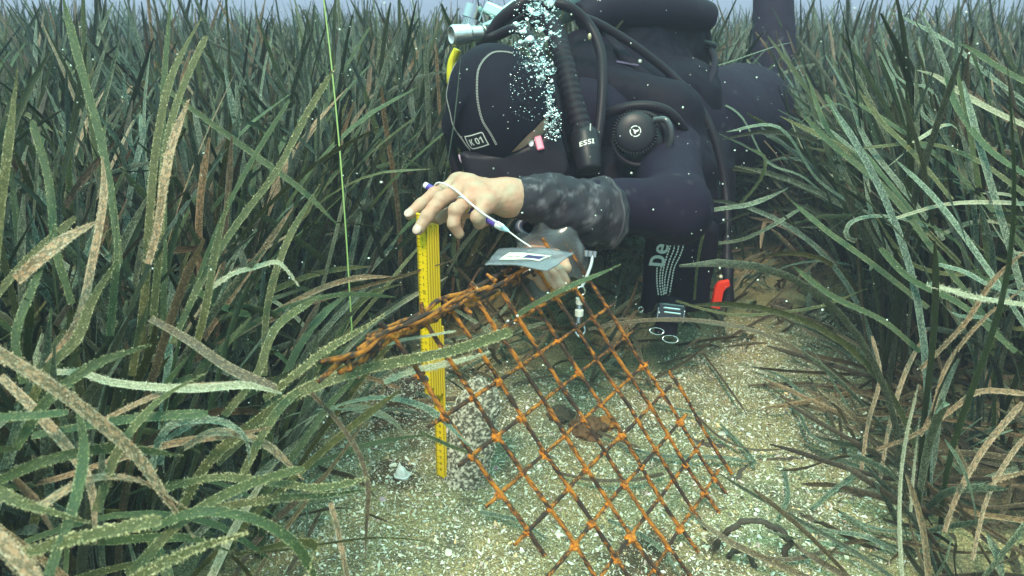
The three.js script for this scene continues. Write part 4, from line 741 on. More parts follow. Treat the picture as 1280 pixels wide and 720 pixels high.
function crust(fr, w, count, size, f, fuzz = 0) { // small growths on the edges and faces of a leaf
  const pos = [], tri = (a, b, c) => pos.push(a.x, a.y, a.z, b.x, b.y, b.z, c.x, c.y, c.z);
  for (let k = 0; k < count; k++) {
    const t = Math.pow(f(), 0.8), x = t * (fr.length - 1), i = Math.min(fr.length - 2, Math.floor(x)), a = fr[i], b = fr[i + 1], m = x - i;
    const e = f() < 0.68 ? (f() < 0.5 ? -1 : 1) * rr(0.85, 1.05, f) : rr(-0.9, 0.9, f), rest = fr.L - (a.l + (b.l - a.l) * m), hw = w * 0.5 * Math.min(1, fr.blunt + rest / fr.tip);
    const p = a.p.clone().lerp(b.p, m).addScaledVector(a.s, e * hw).addScaledVector(a.n, 0.16 * hw * e * e + (f() - 0.5) * 0.0012);
    const s = size * rr(0.4, 1.3, f), long = f() < fuzz, d = a.s.clone().multiplyScalar(Math.abs(e) > 0.8 ? Math.sign(e) * rr(0.4, 1, f) : rr(-1, 1, f)).addScaledVector(a.n, rr(-0.7, 0.9, f)).addScaledVector(a.t, rr(-0.8, 0.8, f)).normalize();
    const r = () => V(rr(-1, 1, f), rr(-1, 1, f), rr(-1, 1, f)).multiplyScalar(s * (long ? 0.28 : 0.75));
    const q = [p.clone().add(r()), p.clone().add(r()), p.clone().add(r())], top = p.clone().addScaledVector(d, s * (long ? rr(1.6, 3.2, f) : rr(0.3, 0.9, f)));
    tri(q[0], q[1], top); tri(q[1], q[2], top); tri(q[2], q[0], top); tri(q[0], q[2], q[1]);
  }
  const g = new THREE.BufferGeometry(); g.setAttribute('position', new THREE.Float32BufferAttribute(pos, 3)); g.computeVertexNormals(); return g;
}
// a growing leaf: leans, bends over towards its tip, wavers
function growth(f, len, lean, bend, az, wob = 0.25, n = 7) {
  const pts = [V(0, 0, 0)], p = V(0, 0, 0); let th = lean; const ph = f() * 9;
  for (let k = 1; k <= n; k++) { th += bend / n * (0.4 + 1.2 * k / n); const a = az + wob * Math.sin(ph + k * 0.9); p.add(V(Math.sin(th) * Math.cos(a), Math.cos(th), Math.sin(th) * Math.sin(a)).multiplyScalar(len / n)); pts.push(p.clone()); }
  return pts;
}
const flatFace = (f, az) => V(Math.cos(az) + rr(-0.7, 0.7, f), rr(-0.1, 0.5, f), Math.sin(az) + rr(-0.7, 0.7, f)).normalize();

// shoots one can tell apart near the clearing: prototypes with their leaves, then copies
const protos = [];
for (let k = 0; k < 14; k++) {
  const f = mulberry(900 + k), g = new THREE.Group(), n = 4 + Math.floor(f() * 3), az0 = f() * 6.28;
  for (let q = 0; q < n; q++) {
    const az = az0 + rr(-1.3, 1.3, f), len = rr(0.34, 0.68, f), pts = growth(f, len, rr(0.02, 0.30, f), rr(0.15, 1.0, f) + (f() < 0.18 ? 1.2 : 0), az), w = rr(0.0065, 0.0092, f);
    pts.forEach((p, i) => p.add(V((q - n / 2) * 0.002, 0, ((q * 3) % 4 - 2) * 0.002)));
    const kind = ['green', 'olive', 'green', 'grey', 'olive', 'green', 'grey', 'green', 'tan'][Math.floor(f() * 9)], fr = leafFrames(pts, 16, flatFace(f, az), rr(-1, 1, f));
    const leaf = part('leaf', ribbon(fr, w), LM[kind], g); part('crust', crust(fr, w, 130, 0.0009, f), CM[kind], leaf).userData.kind = 'stuff';
  }
  protos.push(g);
}
// where the diver lies, no shoot stands upright
const lying = [[J.head, 0.16], [J.neck, 0.22], [J.chest, 0.27], [J.waist, 0.25], [J.hip, 0.22], [J.kneeL, 0.15], [J.elbowL, 0.16], [[0.2883, 0.2079, -1.2335], 0.15], [[0.0533, 0.308, -0.9506], 0.14], [J.kneeR, 0.12], [[0.56, 0.3, -1.42], 0.22], [[0.66, 0.3, -1.62], 0.16]];
const underDiver = (x, z, k = 1) => lying.some(([p, r]) => Math.hypot(x - p[0], z - p[2]) < r * k);
function shoot(f, x, z, label, group, s, leanX, leanZ) {
  const o = protos[Math.floor(f() * protos.length)].clone(); o.name = numbered('seagrass_shoot'); scene.add(o); tag(o, label, 'seagrass', group);
  o.position.set(x, groundY(x, z) - 0.005, z); o.rotation.set(leanZ + rr(-0.15, 0.15, f), f() * 6.28, leanX + rr(-0.15, 0.15, f), 'ZXY'); o.scale.setScalar(s);
}
{
  const f = mulberry(61);
  let n = 0; while (n < 80) { const z = rr(-1.35, -0.5, f), x = rr(-1.0, -0.3, f); if (bare(x, z) > -0.08 || Math.hypot(x, z) < 0.72) continue; shoot(f, x, z, 'upright olive seagrass shoot on the bank beside the folding rule', 'shoots on the bank beside the folding rule', rr(0.7, 1.0, f) * (Math.hypot(x, z) < 0.9 ? 0.85 : 1), 0, 0.02); n++; }
  n = 0; while (n < 60) { const z = rr(-1.75, -0.6, f), x = rr(0.5, 1.3, f); if (bare(x, z) > -0.10 || Math.hypot(x, z) < 0.85 || underDiver(x, z, 1.2) || (x < 0.95 && z > -1.15)) continue; shoot(f, x, z, 'green seagrass shoot leaning over the sand on the diver\'s leg side', 'shoots on the bank beside the diver\'s legs', rr(0.65, 0.95, f), 0.2, 0.05); n++; }
  n = 0; while (n < 60) { const z = rr(-1.9, -1.3, f), x = rr(-0.6, 0.1, f); if (bare(x, z) > -0.04 || underDiver(x, z)) continue; shoot(f, x, z, 'grey green seagrass shoot in the thicket behind the hand and hood', 'shoots in the thicket behind the hand', rr(0.75, 1.0, f), 0, 0); n++; }
}
// the meadow beyond and between: too many to count
{
  const root = new THREE.Group(); root.name = 'seagrass_meadow'; root.userData = { kind: 'stuff', label: 'dense seagrass meadow fading into the water', category: 'seagrass meadow' }; scene.add(root);
  const bins = {}; for (const k of ['green', 'grey', 'olive', 'tan', 'brown']) bins[k] = { pos: [], nor: [], uv: [], col: [], idx: [] };
  function sow(f, kind, x, y, z, len, lean, bend, az, w, seg, tint) {
    const B = bins[kind], b0 = B.pos.length / 3, ph = f() * 9, wob = rr(0.05, 0.4, f), fa = az + rr(-1.2, 1.2, f), tw = rr(-1.2, 1.2, f), v0 = f();
    let th = lean;
    for (let k = 0; k <= seg; k++) {
      const a = az + wob * Math.sin(ph + k * 6 / seg), st = Math.sin(th), dx = st * Math.cos(a), dy = Math.cos(th), dz = st * Math.sin(a);
      const q = fa + tw * k / seg; let nx = Math.cos(q), ny = 0.15, nz2 = Math.sin(q); const dt = nx * dx + ny * dy + nz2 * dz; nx -= dt * dx; ny -= dt * dy; nz2 -= dt * dz; const l = 1 / (Math.hypot(nx, ny, nz2) || 1); nx *= l; ny *= l; nz2 *= l;
      const sx = ny * dz - nz2 * dy, sy = nz2 * dx - nx * dz, sz = nx * dy - ny * dx, hw = 0.5 * w * (k === seg ? 0.3 : 0.75 + 0.25 * Math.min(1, 3 * k / seg));
      for (const e of [-1, 1]) { B.pos.push(x + sx * hw * e, y + sy * hw * e, z + sz * hw * e); B.nor.push(nx + 0.35 * e * sx, ny + 0.35 * e * sy, nz2 + 0.35 * e * sz); B.uv.push((e + 1) / 2, v0 + len * k / seg / 0.3); B.col.push(tint[0], tint[1], tint[2]); }
      if (k < seg) { const c = b0 + k * 2; B.idx.push(c, c + 2, c + 1, c + 1, c + 2, c + 3); }
      const st2 = len / seg; x += dx * st2; y += dy * st2; z += dz * st2; th += bend / seg * (0.4 + 1.2 * k / seg);
    }
  }
  const f = mulberry(400), pick = ['green', 'grey', 'green', 'grey', 'green', 'olive', 'grey', 'green', 'grey', 'green', 'grey', 'green', 'grey', 'grey', 'green', 'grey', 'green', 'grey', 'brown', 'tan'];
  const bands = [[0.68, 1.3, 800, 12], [1.3, 2.2, 1700, 11], [2.2, 3.6, 3600, 8], [3.6, 6.5, 5200, 6]];
  for (const [d0, d1, count, seg] of bands) for (let k = 0; k < count; k++) {
    const d = Math.sqrt(d0 * d0 + (d1 * d1 - d0 * d0) * f()), a = rr(-0.82, 0.82, f), x = Math.sin(a) * d, z = -Math.cos(a) * d;
    const b = bare(x, z); if (b > -0.04 || underDiver(x, z)) continue;
    if (x < 0 && z > -0.75 && b > -0.12) continue;
    if (x > 0.3 && z > -1.15 && x < 0.98 && f() > 0.06) continue;
    const right = x > 0.4 && z > -2.0 ? 0.16 : 0, hgt = (d < 1.0 ? 0.82 : d < 1.3 ? 0.97 : 1.0) * (1 + 0.30 * nz(x * 1.9, 0, z * 1.9)), az0 = f() * 6.28, y = groundY(x, z) - 0.01, n = 4 + Math.floor(f() * 4);
    for (let q = 0; q < n; q++) {
      const br = 0.36 + 0.72 * f() ** 1.5, wm = rr(-0.12, 0.12, f), fold = f() < 0.16 ? rr(0.8, 1.6, f) : 0; let az = az0 + rr(-1.6, 1.6, f), lean = 0.5 * f() ** 1.5 + (f() < 0.16 ? rr(0.3, 0.75, f) : 0);
      if (right) { az = Math.PI + rr(-1.3, 1.3, f); lean = Math.min(0.6, lean + right); if (x < 0.8 && z > -1.5) lean *= 0.5; }
      sow(f, pick[Math.floor(f() * pick.length)], x + rr(-0.02, 0.02, f), y, z + rr(-0.02, 0.02, f), rr(0.30, 0.64, f) * hgt, lean, rr(0.05, 0.7, f) + fold, az, rr(0.0065, 0.0095, f), seg, [br * (1 + wm), br, br * (1 - wm)]);
    }
  }
  // short and pressed-down leaves under the diver and along the sand's edge
  for (let k = 0; k < 1500; k++) {
    const x = rr(-0.6, 1.2, f), z = rr(-2.4, -0.6, f), b = bare(x, z); if (b > 0.02 || (b < -0.16 && !underDiver(x, z))) continue;
    const br = rr(0.6, 1.7, f); sow(f, f() < 0.6 ? 'brown' : 'grey', x, groundY(x, z) - 0.004, z, rr(0.08, 0.26, f), rr(0.5, 1.25, f), rr(0.1, 0.6, f), f() * 6.28, rr(0.006, 0.009, f), 8, [br, br, br * 0.95]);
  }
  // litter of dead leaves and stubs on the bare foot of the bank
  for (let k = 0; k < 620; k++) {
    const x = rr(0.34, 1.15, f), z = rr(-1.35, -0.55, f), b = bare(x, z); if (b > 0.01 || f() < smooth(-0.02, 0.02, b)) continue;
    const up = f() < 0.12, br = rr(0.35, 1.3, f); sow(f, f() < 0.5 ? 'brown' : f() < 0.65 ? 'grey' : 'tan', x, groundY(x, z) + rr(-0.004, 0.012, f), z, up ? rr(0.10, 0.26, f) : rr(0.08, 0.3, f), up ? rr(0.1, 0.6, f) : rr(1.2, 1.62, f), up ? rr(0, 0.8, f) : rr(-0.25, 0.15, f), f() * 6.28, rr(0.005, 0.009, f), 8, [br, br, br * 0.92]);
  }
  for (const [k, B] of Object.entries(bins)) {
    const g = new THREE.BufferGeometry(); g.setAttribute('position', new THREE.Float32BufferAttribute(B.pos, 3)); g.setAttribute('normal', new THREE.Float32BufferAttribute(B.nor, 3)); g.setAttribute('uv', new THREE.Float32BufferAttribute(B.uv, 2)); g.setAttribute('color', new THREE.Float32BufferAttribute(B.col, 3)); g.setIndex(B.idx);
    const m = LM[k].clone(); m.vertexColors = true; const o = part('leaves', g, m, root); o.userData.kind = 'stuff';
  }
}

// single leaves that stand out: points in metres from root or lower end to tip
const faceHint = { up: V(0.05, 0.85, 0.5), front: V(0.1, 0.25, 0.95), turn: V(0.6, 0.3, 0.7) };
let leafSeed = 2000;
function leaf(kind, w, pts, label, { face = 'front', grow = 160, size = 0.0010, fuzz = 0.1, twist = 0.5, group } = {}) {
  const f = mulberry(leafSeed++), o = thing('seagrass_leaf', label, 'seagrass leaf', group), fr = leafFrames(pts.map((p) => (p.isVector3 ? p : VA(p))), Math.max(20, pts.length * 6), faceHint[face].clone().normalize(), rr(-twist, twist, f));
  w *= 0.70; part('blade', ribbon(fr, w, 5), LM[kind], o); if (grow) part('crust', crust(fr, w, Math.round(grow * 1.5), size * 0.8, f, fuzz), CM[kind], o).userData.kind = 'stuff';
  return o;
}
leaf('olive', 0.0105, [[-0.3262, 0.3233, -0.6582], [-0.3119, 0.3715, -0.7183], [-0.29, 0.4145, -0.7765], [-0.261, 0.4567, -0.8238], [-0.2338, 0.5154, -0.8771], [-0.2064, 0.5641, -0.9161]], 'slender olive leaf with ragged pale edges and a thin pointed tip', { grow: 260, size: 0.0016, twist: 0.2 });
leaf('olive', 0.0115, [[-0.3545, 0.3034, -0.6297], [-0.3433, 0.3666, -0.6527], [-0.3388, 0.4297, -0.6757], [-0.3361, 0.5052, -0.7138], [-0.3262, 0.5649, -0.7461], [-0.3061, 0.6175, -0.7866]], 'speckled olive leaf standing out on the bank beside the folding rule', { group: 'leaves standing on the bank beside the folding rule', grow: 240 });
leaf('olive', 0.0105, [[-0.3262, 0.3466, -0.6241], [-0.319, 0.4283, -0.6539], [-0.3193, 0.4946, -0.6886], [-0.3149, 0.5349, -0.7139], [-0.3058, 0.5678, -0.7366], [-0.2932, 0.601, -0.7593]], 'speckled olive leaf standing out on the bank beside the folding rule', { group: 'leaves standing on the bank beside the folding rule', grow: 240 });
leaf('tan', 0.011, [[-0.3007, 0.4266, -0.5894], [-0.2935, 0.4514, -0.5984], [-0.2869, 0.4918, -0.6131], [-0.2848, 0.5194, -0.6338], [-0.2757, 0.5518, -0.6562]], 'short leaf with an orange crusted tip among the olive leaves', { grow: 260, size: 0.0016 });
leaf('olive', 0.0105, [[-0.4019, 0.41, -0.5408], [-0.3957, 0.4739, -0.5641], [-0.3896, 0.5204, -0.581], [-0.3887, 0.5808, -0.6136]], 'speckled olive leaf standing out on the bank beside the folding rule', { group: 'leaves standing on the bank beside the folding rule' });
leaf('green', 0.0105, [[-0.3448, 0.4141, -0.6274], [-0.3586, 0.4747, -0.6601], [-0.3733, 0.5169, -0.6861], [-0.3972, 0.5776, -0.7188], [-0.4194, 0.6365, -0.7509]], 'speckled olive leaf standing out on the bank beside the folding rule', { group: 'leaves standing on the bank beside the folding rule', grow: 220 });
leaf('tan', 0.015, [[-0.3701, 0.4341, -0.5283], [-0.3493, 0.4509, -0.5344], [-0.3373, 0.461, -0.5487], [-0.3166, 0.4716, -0.5632]], 'wide tan crusted leaf sloping up at the picture side of the bank', { grow: 260 });
leaf('tan', 0.0105, [[-0.371, 0.3577, -0.543], [-0.3467, 0.3907, -0.5551], [-0.3414, 0.4297, -0.5799], [-0.3371, 0.4794, -0.6086], [-0.3439, 0.5087, -0.6299]], 'upright leaf with tan crust on its upper half', { grow: 260 });
leaf('olive', 0.012, [[-0.371, 0.3403, -0.5154], [-0.3586, 0.3635, -0.5239], [-0.3428, 0.3798, -0.5404], [-0.3352, 0.4058, -0.5605], [-0.3187, 0.4358, -0.5821]], 'speckled olive leaf standing out on the bank beside the folding rule', { group: 'leaves standing on the bank beside the folding rule' });
leaf('green', 0.011, [[-0.3318, 0.3707, -0.569], [-0.3292, 0.4017, -0.5803], [-0.3265, 0.4328, -0.5917], [-0.3325, 0.4664, -0.6145]], 'speckled olive leaf standing out on the bank beside the folding rule', { group: 'leaves standing on the bank beside the folding rule' });
leaf('green', 0.01, [[-0.3525, 0.3144, -0.6975], [-0.3525, 0.421, -0.7363], [-0.3579, 0.5341, -0.7881], [-0.3542, 0.6423, -0.8382]], 'speckled olive leaf standing out on the bank beside the folding rule', { group: 'leaves standing on the bank beside the folding rule' });
leaf('olive', 0.011, [[-0.2856, 0.3397, -0.6216], [-0.2769, 0.3738, -0.634], [-0.2722, 0.4186, -0.661], [-0.2627, 0.4647, -0.6884]], 'bright olive blade standing alone above darker leaves', { grow: 200, face:'front', twist:.1 });
leaf('green', 0.01, [[-0.4222, 0.5421, -0.9294], [-0.379, 0.5105, -0.9179], [-0.2974, 0.4546, -0.8976], [-0.2467, 0.4226, -0.8753], [-0.2017, 0.386, -0.8513]], 'thin green leaf slanting down towards the folding rule', { grow: 200 });
leaf('pale', 0.0095, [[-0.2982, 0.3654, -0.6948], [-0.2761, 0.3795, -0.7], [-0.2559, 0.383, -0.7119], [-0.2343, 0.3875, -0.7135], [-0.2239, 0.3785, -0.7102], [-0.2127, 0.365, -0.7053]], 'pale crusted leaf kinked over near its tip', { face:'up', grow: 300, size: 0.0015 });
leaf('brown', 0.0125, [[-0.3084, 0.3767, -0.5925], [-0.272, 0.3635, -0.5771], [-0.2313, 0.3446, -0.5596], [-0.195, 0.3297, -0.5541]], 'smooth brown leaf lying across the green ones', { face:'up', grow: 60 });
leaf('tan', 0.0135, [[-0.3237, 0.4304, -0.4205], [-0.2968, 0.3981, -0.43], [-0.2772, 0.3663, -0.4398], [-0.2606, 0.3328, -0.4488], [-0.2458, 0.3007, -0.4478], [-0.2286, 0.2665, -0.446]], 'long pinkish tan crusted leaf slanting across the bank', { face:'up', grow: 420, size: 0.0013 });
leaf('green', 0.011, [[-0.3465, 0.3678, -0.4403], [-0.3198, 0.3688, -0.4407], [-0.3018, 0.3659, -0.4502]], 'short dark green leaf lying level at the bank edge', { face:'up' });
leaf('pale', 0.01, [[-0.371, 0.3511, -0.5406], [-0.3454, 0.3511, -0.5406], [-0.3198, 0.3439, -0.538], [-0.2559, 0.3391, -0.5362], [-0.2111, 0.3415, -0.5371], [-0.1842, 0.3354, -0.5349]], 'pale wavy leaf lying level over the bank', { face:'up', grow: 320, size: 0.0014 });
leaf('tan', 0.009, [[-0.3262, 0.3156, -0.5277], [-0.2974, 0.3288, -0.5325], [-0.2731, 0.3344, -0.5452], [-0.2499, 0.3322, -0.555], [-0.2216, 0.3294, -0.5647]], 'narrow tan leaf arched under the pale wavy leaf', { face:'up', grow: 240 });
leaf('green', 0.011, [[-0.3518, 0.33, -0.4797], [-0.3108, 0.3371, -0.4823], [-0.2697, 0.3426, -0.4843], [-0.2269, 0.3404, -0.4942]], 'speckled olive leaf standing out on the bank beside the folding rule', { group: 'leaves standing on the bank beside the folding rule', face:'up' });
leaf('olive', 0.014, [[-0.292, 0.2091, -0.5528], [-0.266, 0.2508, -0.568], [-0.2259, 0.2825, -0.5795], [-0.1865, 0.3077, -0.5887], [-0.1429, 0.3197, -0.6037], [-0.103, 0.3204, -0.6252], [-0.0606, 0.3203, -0.6465], [0, 0.3269, -0.6808]], 'long olive leaf furred with white growths crossing the folding rule', { face:'up', grow: 900, size: 0.0016, fuzz: 0.5, twist: 0.15 });
leaf('olive', 0.012, [[-0.2247, 0.2921, -0.6043], [-0.1957, 0.3139, -0.6122], [-0.1729, 0.3287, -0.6283], [-0.1478, 0.3399, -0.643], [-0.1204, 0.3537, -0.6586]], 'blunt olive leaf with toothed white edges beside the folding rule', { face:'up', grow: 420, size: 0.0017, fuzz: 0.3, twist: 0.2 });
leaf('pale', 0.006, [[-0.1567, 0.3189, -0.6353], [-0.1287, 0.3231, -0.6475], [-0.1075, 0.3261, -0.6593], [-0.0817, 0.3264, -0.67], [-0.0552, 0.3269, -0.6808]], 'thin pale crusted leaf end over the rolled mesh edge', { face:'up', grow: 260, fuzz: 0.4 });
leaf('pale', 0.011, [[-0.1228, 0.2886, -0.6456], [-0.1012, 0.2928, -0.6578], [-0.0749, 0.2943, -0.6689], [-0.048, 0.2959, -0.6802], [-0.0227, 0.2992, -0.692]], 'pale furry leaf end hanging below the rolled mesh edge', { face:'up', grow: 520, size: 0.0015, fuzz: 0.6 });
leaf('green', 0.01, [[-0.2826, 0.082, -0.7939], [-0.2405, 0.0932, -0.8086], [-0.1823, 0.1085, -0.8248], [-0.1433, 0.1109, -0.8363], [-0.1034, 0.1104, -0.8468]], 'dark green leaf pointing over the sand to the rule foot', { face:'up', grow: 120 });
leaf('olive', 0.0075, [[-0.1054, 0.1708, -0.7517], [-0.0816, 0.1658, -0.7392], [-0.0537, 0.161, -0.7269], [-0.0304, 0.1551, -0.7247]], 'short crusted leaf piece crossing the fan mussel', { face:'up', grow: 160, size:.0014 });
leaf('brown', 0.007, [[-0.1881, 0.2894, -0.6246], [-0.1612, 0.2621, -0.6146], [-0.1418, 0.2333, -0.6042], [-0.1343, 0.2053, -0.594], [-0.1358, 0.1737, -0.5825], [-0.1366, 0.1422, -0.571]], 'thin brown leaf hanging down over the open sand', { grow: 160 });
leaf('tan', 0.0085, [[-0.1694, 0.1926, -0.5894], [-0.1604, 0.1766, -0.5729], [-0.1537, 0.1626, -0.5572], [-0.1443, 0.1391, -0.538]], 'pink tan crusted leaf stub at the sand edge', { grow: 260 });
leaf('olive', 0.0125, [[-0.3212, 0.3484, -0.3907], [-0.2991, 0.3382, -0.387], [-0.2795, 0.3327, -0.385], [-0.2631, 0.3204, -0.3911]], 'broad yellow green leaf low on the bank', { face:'up', grow: 220 });
leaf('olive', 0.0125, [[-0.3016, 0.3083, -0.3761], [-0.2795, 0.3152, -0.3786], [-0.255, 0.3207, -0.3806], [-0.2195, 0.3227, -0.392]], 'broad leaf with crusted square end low on the bank', { face:'up', grow: 320, size:.0015 });
leaf('olive', 0.011, [[-0.2455, 0.2827, -0.3774], [-0.2255, 0.2935, -0.3813], [-0.2047, 0.2981, -0.3936], [-0.1724, 0.3022, -0.4058]], 'crusted leaf with ragged tip at the foot of the bank', { face:'up', grow: 340, size:.0016, fuzz:.3 });
leaf('grey', 0.0095, [[-0.2783, 0.288, -0.4964], [-0.2739, 0.3083, -0.5038], [-0.2646, 0.3211, -0.5084], [-0.2442, 0.3263, -0.5103], [-0.2195, 0.3229, -0.5091], [-0.2059, 0.3124, -0.5053], [-0.2028, 0.2938, -0.4985]], 'leaf curled over in a round arch on the bank', { face:'up', grow: 260 });
leaf('olive', 0.01, [[-0.2721, 0.2752, -0.4917], [-0.2288, 0.2839, -0.4949], [-0.195, 0.2752, -0.5024], [-0.1535, 0.2645, -0.5091], [-0.119, 0.2601, -0.5288]], 'wavy crusted leaf reaching out over the sand', { face:'up', grow: 380, size:.0015, fuzz:.3 });
leaf('green', 0.011, [[-0.2495, 0.2859, -0.4318], [-0.2162, 0.2963, -0.4356], [-0.1808, 0.2848, -0.442], [-0.1554, 0.2611, -0.444], [-0.1407, 0.2253, -0.4416]], 'speckled olive leaf standing out on the bank beside the folding rule', { group: 'leaves standing on the bank beside the folding rule', face:'up', grow: 240 });
leaf('tan', 0.014, [[-0.2814, 0.365, -0.3329], [-0.2687, 0.353, -0.3285], [-0.2516, 0.3349, -0.3219]], 'thick pale tan leaf end at the near corner of the bank', { face:'up', grow: 320 });
leaf('olive', 0.01, [[-0.2559, 0.2465, -0.5026], [-0.2175, 0.2525, -0.5047], [-0.1821, 0.2513, -0.5149], [-0.152, 0.2471, -0.5241], [-0.1236, 0.2455, -0.5341]], 'crusted leaf with a frayed white tip over the sand edge', { face:'up', grow: 380, size:.0015, fuzz:.4 });
leaf('green', 0.011, [[-0.3437, 0.338, -0.4507], [-0.3215, 0.3692, -0.4621], [-0.2938, 0.3883, -0.4797], [-0.2591, 0.3974, -0.4937]], 'speckled olive leaf standing out on the bank beside the folding rule', { group: 'leaves standing on the bank beside the folding rule', grow: 200 });
leaf('olive', 0.011, [[-0.2772, 0.3087, -0.4188], [-0.2716, 0.338, -0.4507], [-0.258, 0.3547, -0.4888], [-0.235, 0.3606, -0.5228]], 'speckled olive leaf standing out on the bank beside the folding rule', { group: 'leaves standing on the bank beside the folding rule', grow: 200 });
leaf('green', 0.011, [[-0.2783, 0.3038, -0.3638], [-0.2756, 0.3274, -0.3937], [-0.2852, 0.3488, -0.4334], [-0.3049, 0.3796, -0.4659]], 'speckled olive leaf standing out on the bank beside the folding rule', { group: 'leaves standing on the bank beside the folding rule', grow: 200 });
leaf('olive', 0.011, [[-0.2175, 0.2705, -0.5113], [-0.2049, 0.2961, -0.5419], [-0.194, 0.3065, -0.5776], [-0.1567, 0.314, -0.6335]], 'speckled olive leaf standing out on the bank beside the folding rule', { group: 'leaves standing on the bank beside the folding rule', grow: 200 });
leaf('green', 0.011, [[-0.3412, 0.3288, -0.4261], [-0.3092, 0.3413, -0.4306], [-0.2772, 0.338, -0.4507], [-0.2404, 0.3162, -0.4747]], 'speckled olive leaf standing out on the bank beside the folding rule', { group: 'leaves standing on the bank beside the folding rule', grow: 200 });
leaf('olive', 0.011, [[-0.2559, 0.2687, -0.4042], [-0.2317, 0.2848, -0.442], [-0.203, 0.2882, -0.4752], [-0.1663, 0.2795, -0.5146]], 'speckled olive leaf standing out on the bank beside the folding rule', { group: 'leaves standing on the bank beside the folding rule', grow: 200 });
leaf('green', 0.011, [[-0.3577, 0.3658, -0.4928], [-0.3635, 0.3988, -0.5048], [-0.3552, 0.4341, -0.5283], [-0.3464, 0.4707, -0.5523]], 'speckled olive leaf standing out on the bank beside the folding rule', { group: 'leaves standing on the bank beside the folding rule', grow: 200 });
leaf('olive', 0.011, [[-0.2533, 0.2885, -0.5817], [-0.232, 0.3125, -0.6117], [-0.2201, 0.3455, -0.645], [-0.1893, 0.3595, -0.6927]], 'speckled olive leaf standing out on the bank beside the folding rule', { group: 'leaves standing on the bank beside the folding rule', grow: 200 });
leaf('green', 0.011, [[-0.3635, 0.3955, -0.5781], [-0.3768, 0.439, -0.5939], [-0.3882, 0.4866, -0.6219], [-0.4094, 0.5357, -0.6504]], 'speckled olive leaf standing out on the bank beside the folding rule', { group: 'leaves standing on the bank beside the folding rule', grow: 200 });
leaf('olive', 0.011, [[-0.2578, 0.2673, -0.7017], [-0.2601, 0.3304, -0.7459], [-0.2448, 0.3888, -0.7885], [-0.2175, 0.44, -0.839]], 'speckled olive leaf standing out on the bank beside the folding rule', { group: 'leaves standing on the bank beside the folding rule', grow: 200 });
leaf('tan', 0.011, [[-0.3006, 0.3274, -0.3937], [-0.2825, 0.3288, -0.4261], [-0.2606, 0.3171, -0.4431], [-0.2303, 0.2838, -0.4523]], 'tan crusted dead leaf tangled in the olive leaves of the bank', { face:'up', grow: 260, group: 'tan dead leaves tangled on the bank' });
leaf('tan', 0.011, [[-0.3684, 0.3758, -0.4858], [-0.3397, 0.3488, -0.4759], [-0.3051, 0.3055, -0.4602], [-0.2883, 0.2754, -0.428]], 'tan crusted dead leaf tangled in the olive leaves of the bank', { face:'up', grow: 260, group: 'tan dead leaves tangled on the bank' });
leaf('tan', 0.011, [[-0.2623, 0.2946, -0.5201], [-0.2367, 0.3066, -0.5244], [-0.2049, 0.2868, -0.5385], [-0.1774, 0.2472, -0.5454]], 'tan crusted dead leaf tangled in the olive leaves of the bank', { face:'up', grow: 260, group: 'tan dead leaves tangled on the bank' });
leaf('green', 0.0125, [[0.7036, 0.303, -0.9488], [0.6588, 0.3688, -1.0047], [0.6102, 0.4252, -1.0571], [0.5512, 0.4719, -1.1167], [0.5134, 0.4972, -1.1472], [0.4922, 0.5133, -1.1743]], 'pale green leaf sloping down from its tip over the diver side bank', { group: 'long leaves sloping over the diver side bank', grow: 220 });
leaf('grey', 0.011, [[0.8092, 0.4801, -1.1729], [0.7484, 0.5281, -1.2116], [0.7036, 0.575, -1.2606], [0.6622, 0.6059, -1.3038], [0.634, 0.6258, -1.343]], 'pale green leaf sloping down from its tip over the diver side bank', { group: 'long leaves sloping over the diver side bank', grow: 220 });
leaf('pale', 0.0115, [[0.7036, 0.4733, -1.0108], [0.6579, 0.4959, -1.0403], [0.6269, 0.5186, -1.0805], [0.6046, 0.5381, -1.1089], [0.5922, 0.5446, -1.1432]], 'pale green leaf sloping down from its tip over the diver side bank', { group: 'long leaves sloping over the diver side bank', grow: 220 });
leaf('green', 0.012, [[0.7036, 0.5264, -1.0301], [0.6698, 0.5515, -1.0712], [0.6498, 0.5739, -1.1113], [0.639, 0.5839, -1.1362]], 'pale green leaf sloping down from its tip over the diver side bank', { group: 'long leaves sloping over the diver side bank', grow: 220 });
leaf('green', 0.01, [[0.5746, 0.3705, -1.0798], [0.5313, 0.4109, -1.1158], [0.4904, 0.4456, -1.1603], [0.4708, 0.5318, -1.2449]], 'pale green leaf sloping down from its tip over the diver side bank', { group: 'long leaves sloping over the diver side bank', grow: 220 });
leaf('grey', 0.01, [[0.6682, 0.4433, -1.1595], [0.6237, 0.4894, -1.1976], [0.6077, 0.5281, -1.2436], [0.5983, 0.5633, -1.2777]], 'pale green leaf sloping down from its tip over the diver side bank', { group: 'long leaves sloping over the diver side bank', grow: 220 });
leaf('green', 0.0115, [[0.5544, 0.2529, -0.9306], [0.4934, 0.2997, -0.9902], [0.4548, 0.3264, -1.0424], [0.4155, 0.3604, -1.0974]], 'pale green leaf sloping down from its tip over the diver side bank', { group: 'long leaves sloping over the diver side bank', grow: 220 });
leaf('green', 0.011, [[0.5328, 0.2063, -0.8923], [0.4957, 0.2359, -0.9244], [0.4478, 0.2504, -0.9828], [0.4128, 0.2735, -1.0445]], 'pale green leaf sloping down from its tip over the diver side bank', { group: 'long leaves sloping over the diver side bank', grow: 220 });
leaf('olive', 0.0105, [[0.609, 0.3018, -0.9696], [0.5424, 0.3743, -1.0386], [0.4925, 0.4311, -1.1018], [0.4107, 0.4744, -1.1708]], 'pale green leaf sloping down from its tip over the diver side bank', { group: 'long leaves sloping over the diver side bank', grow: 220 });
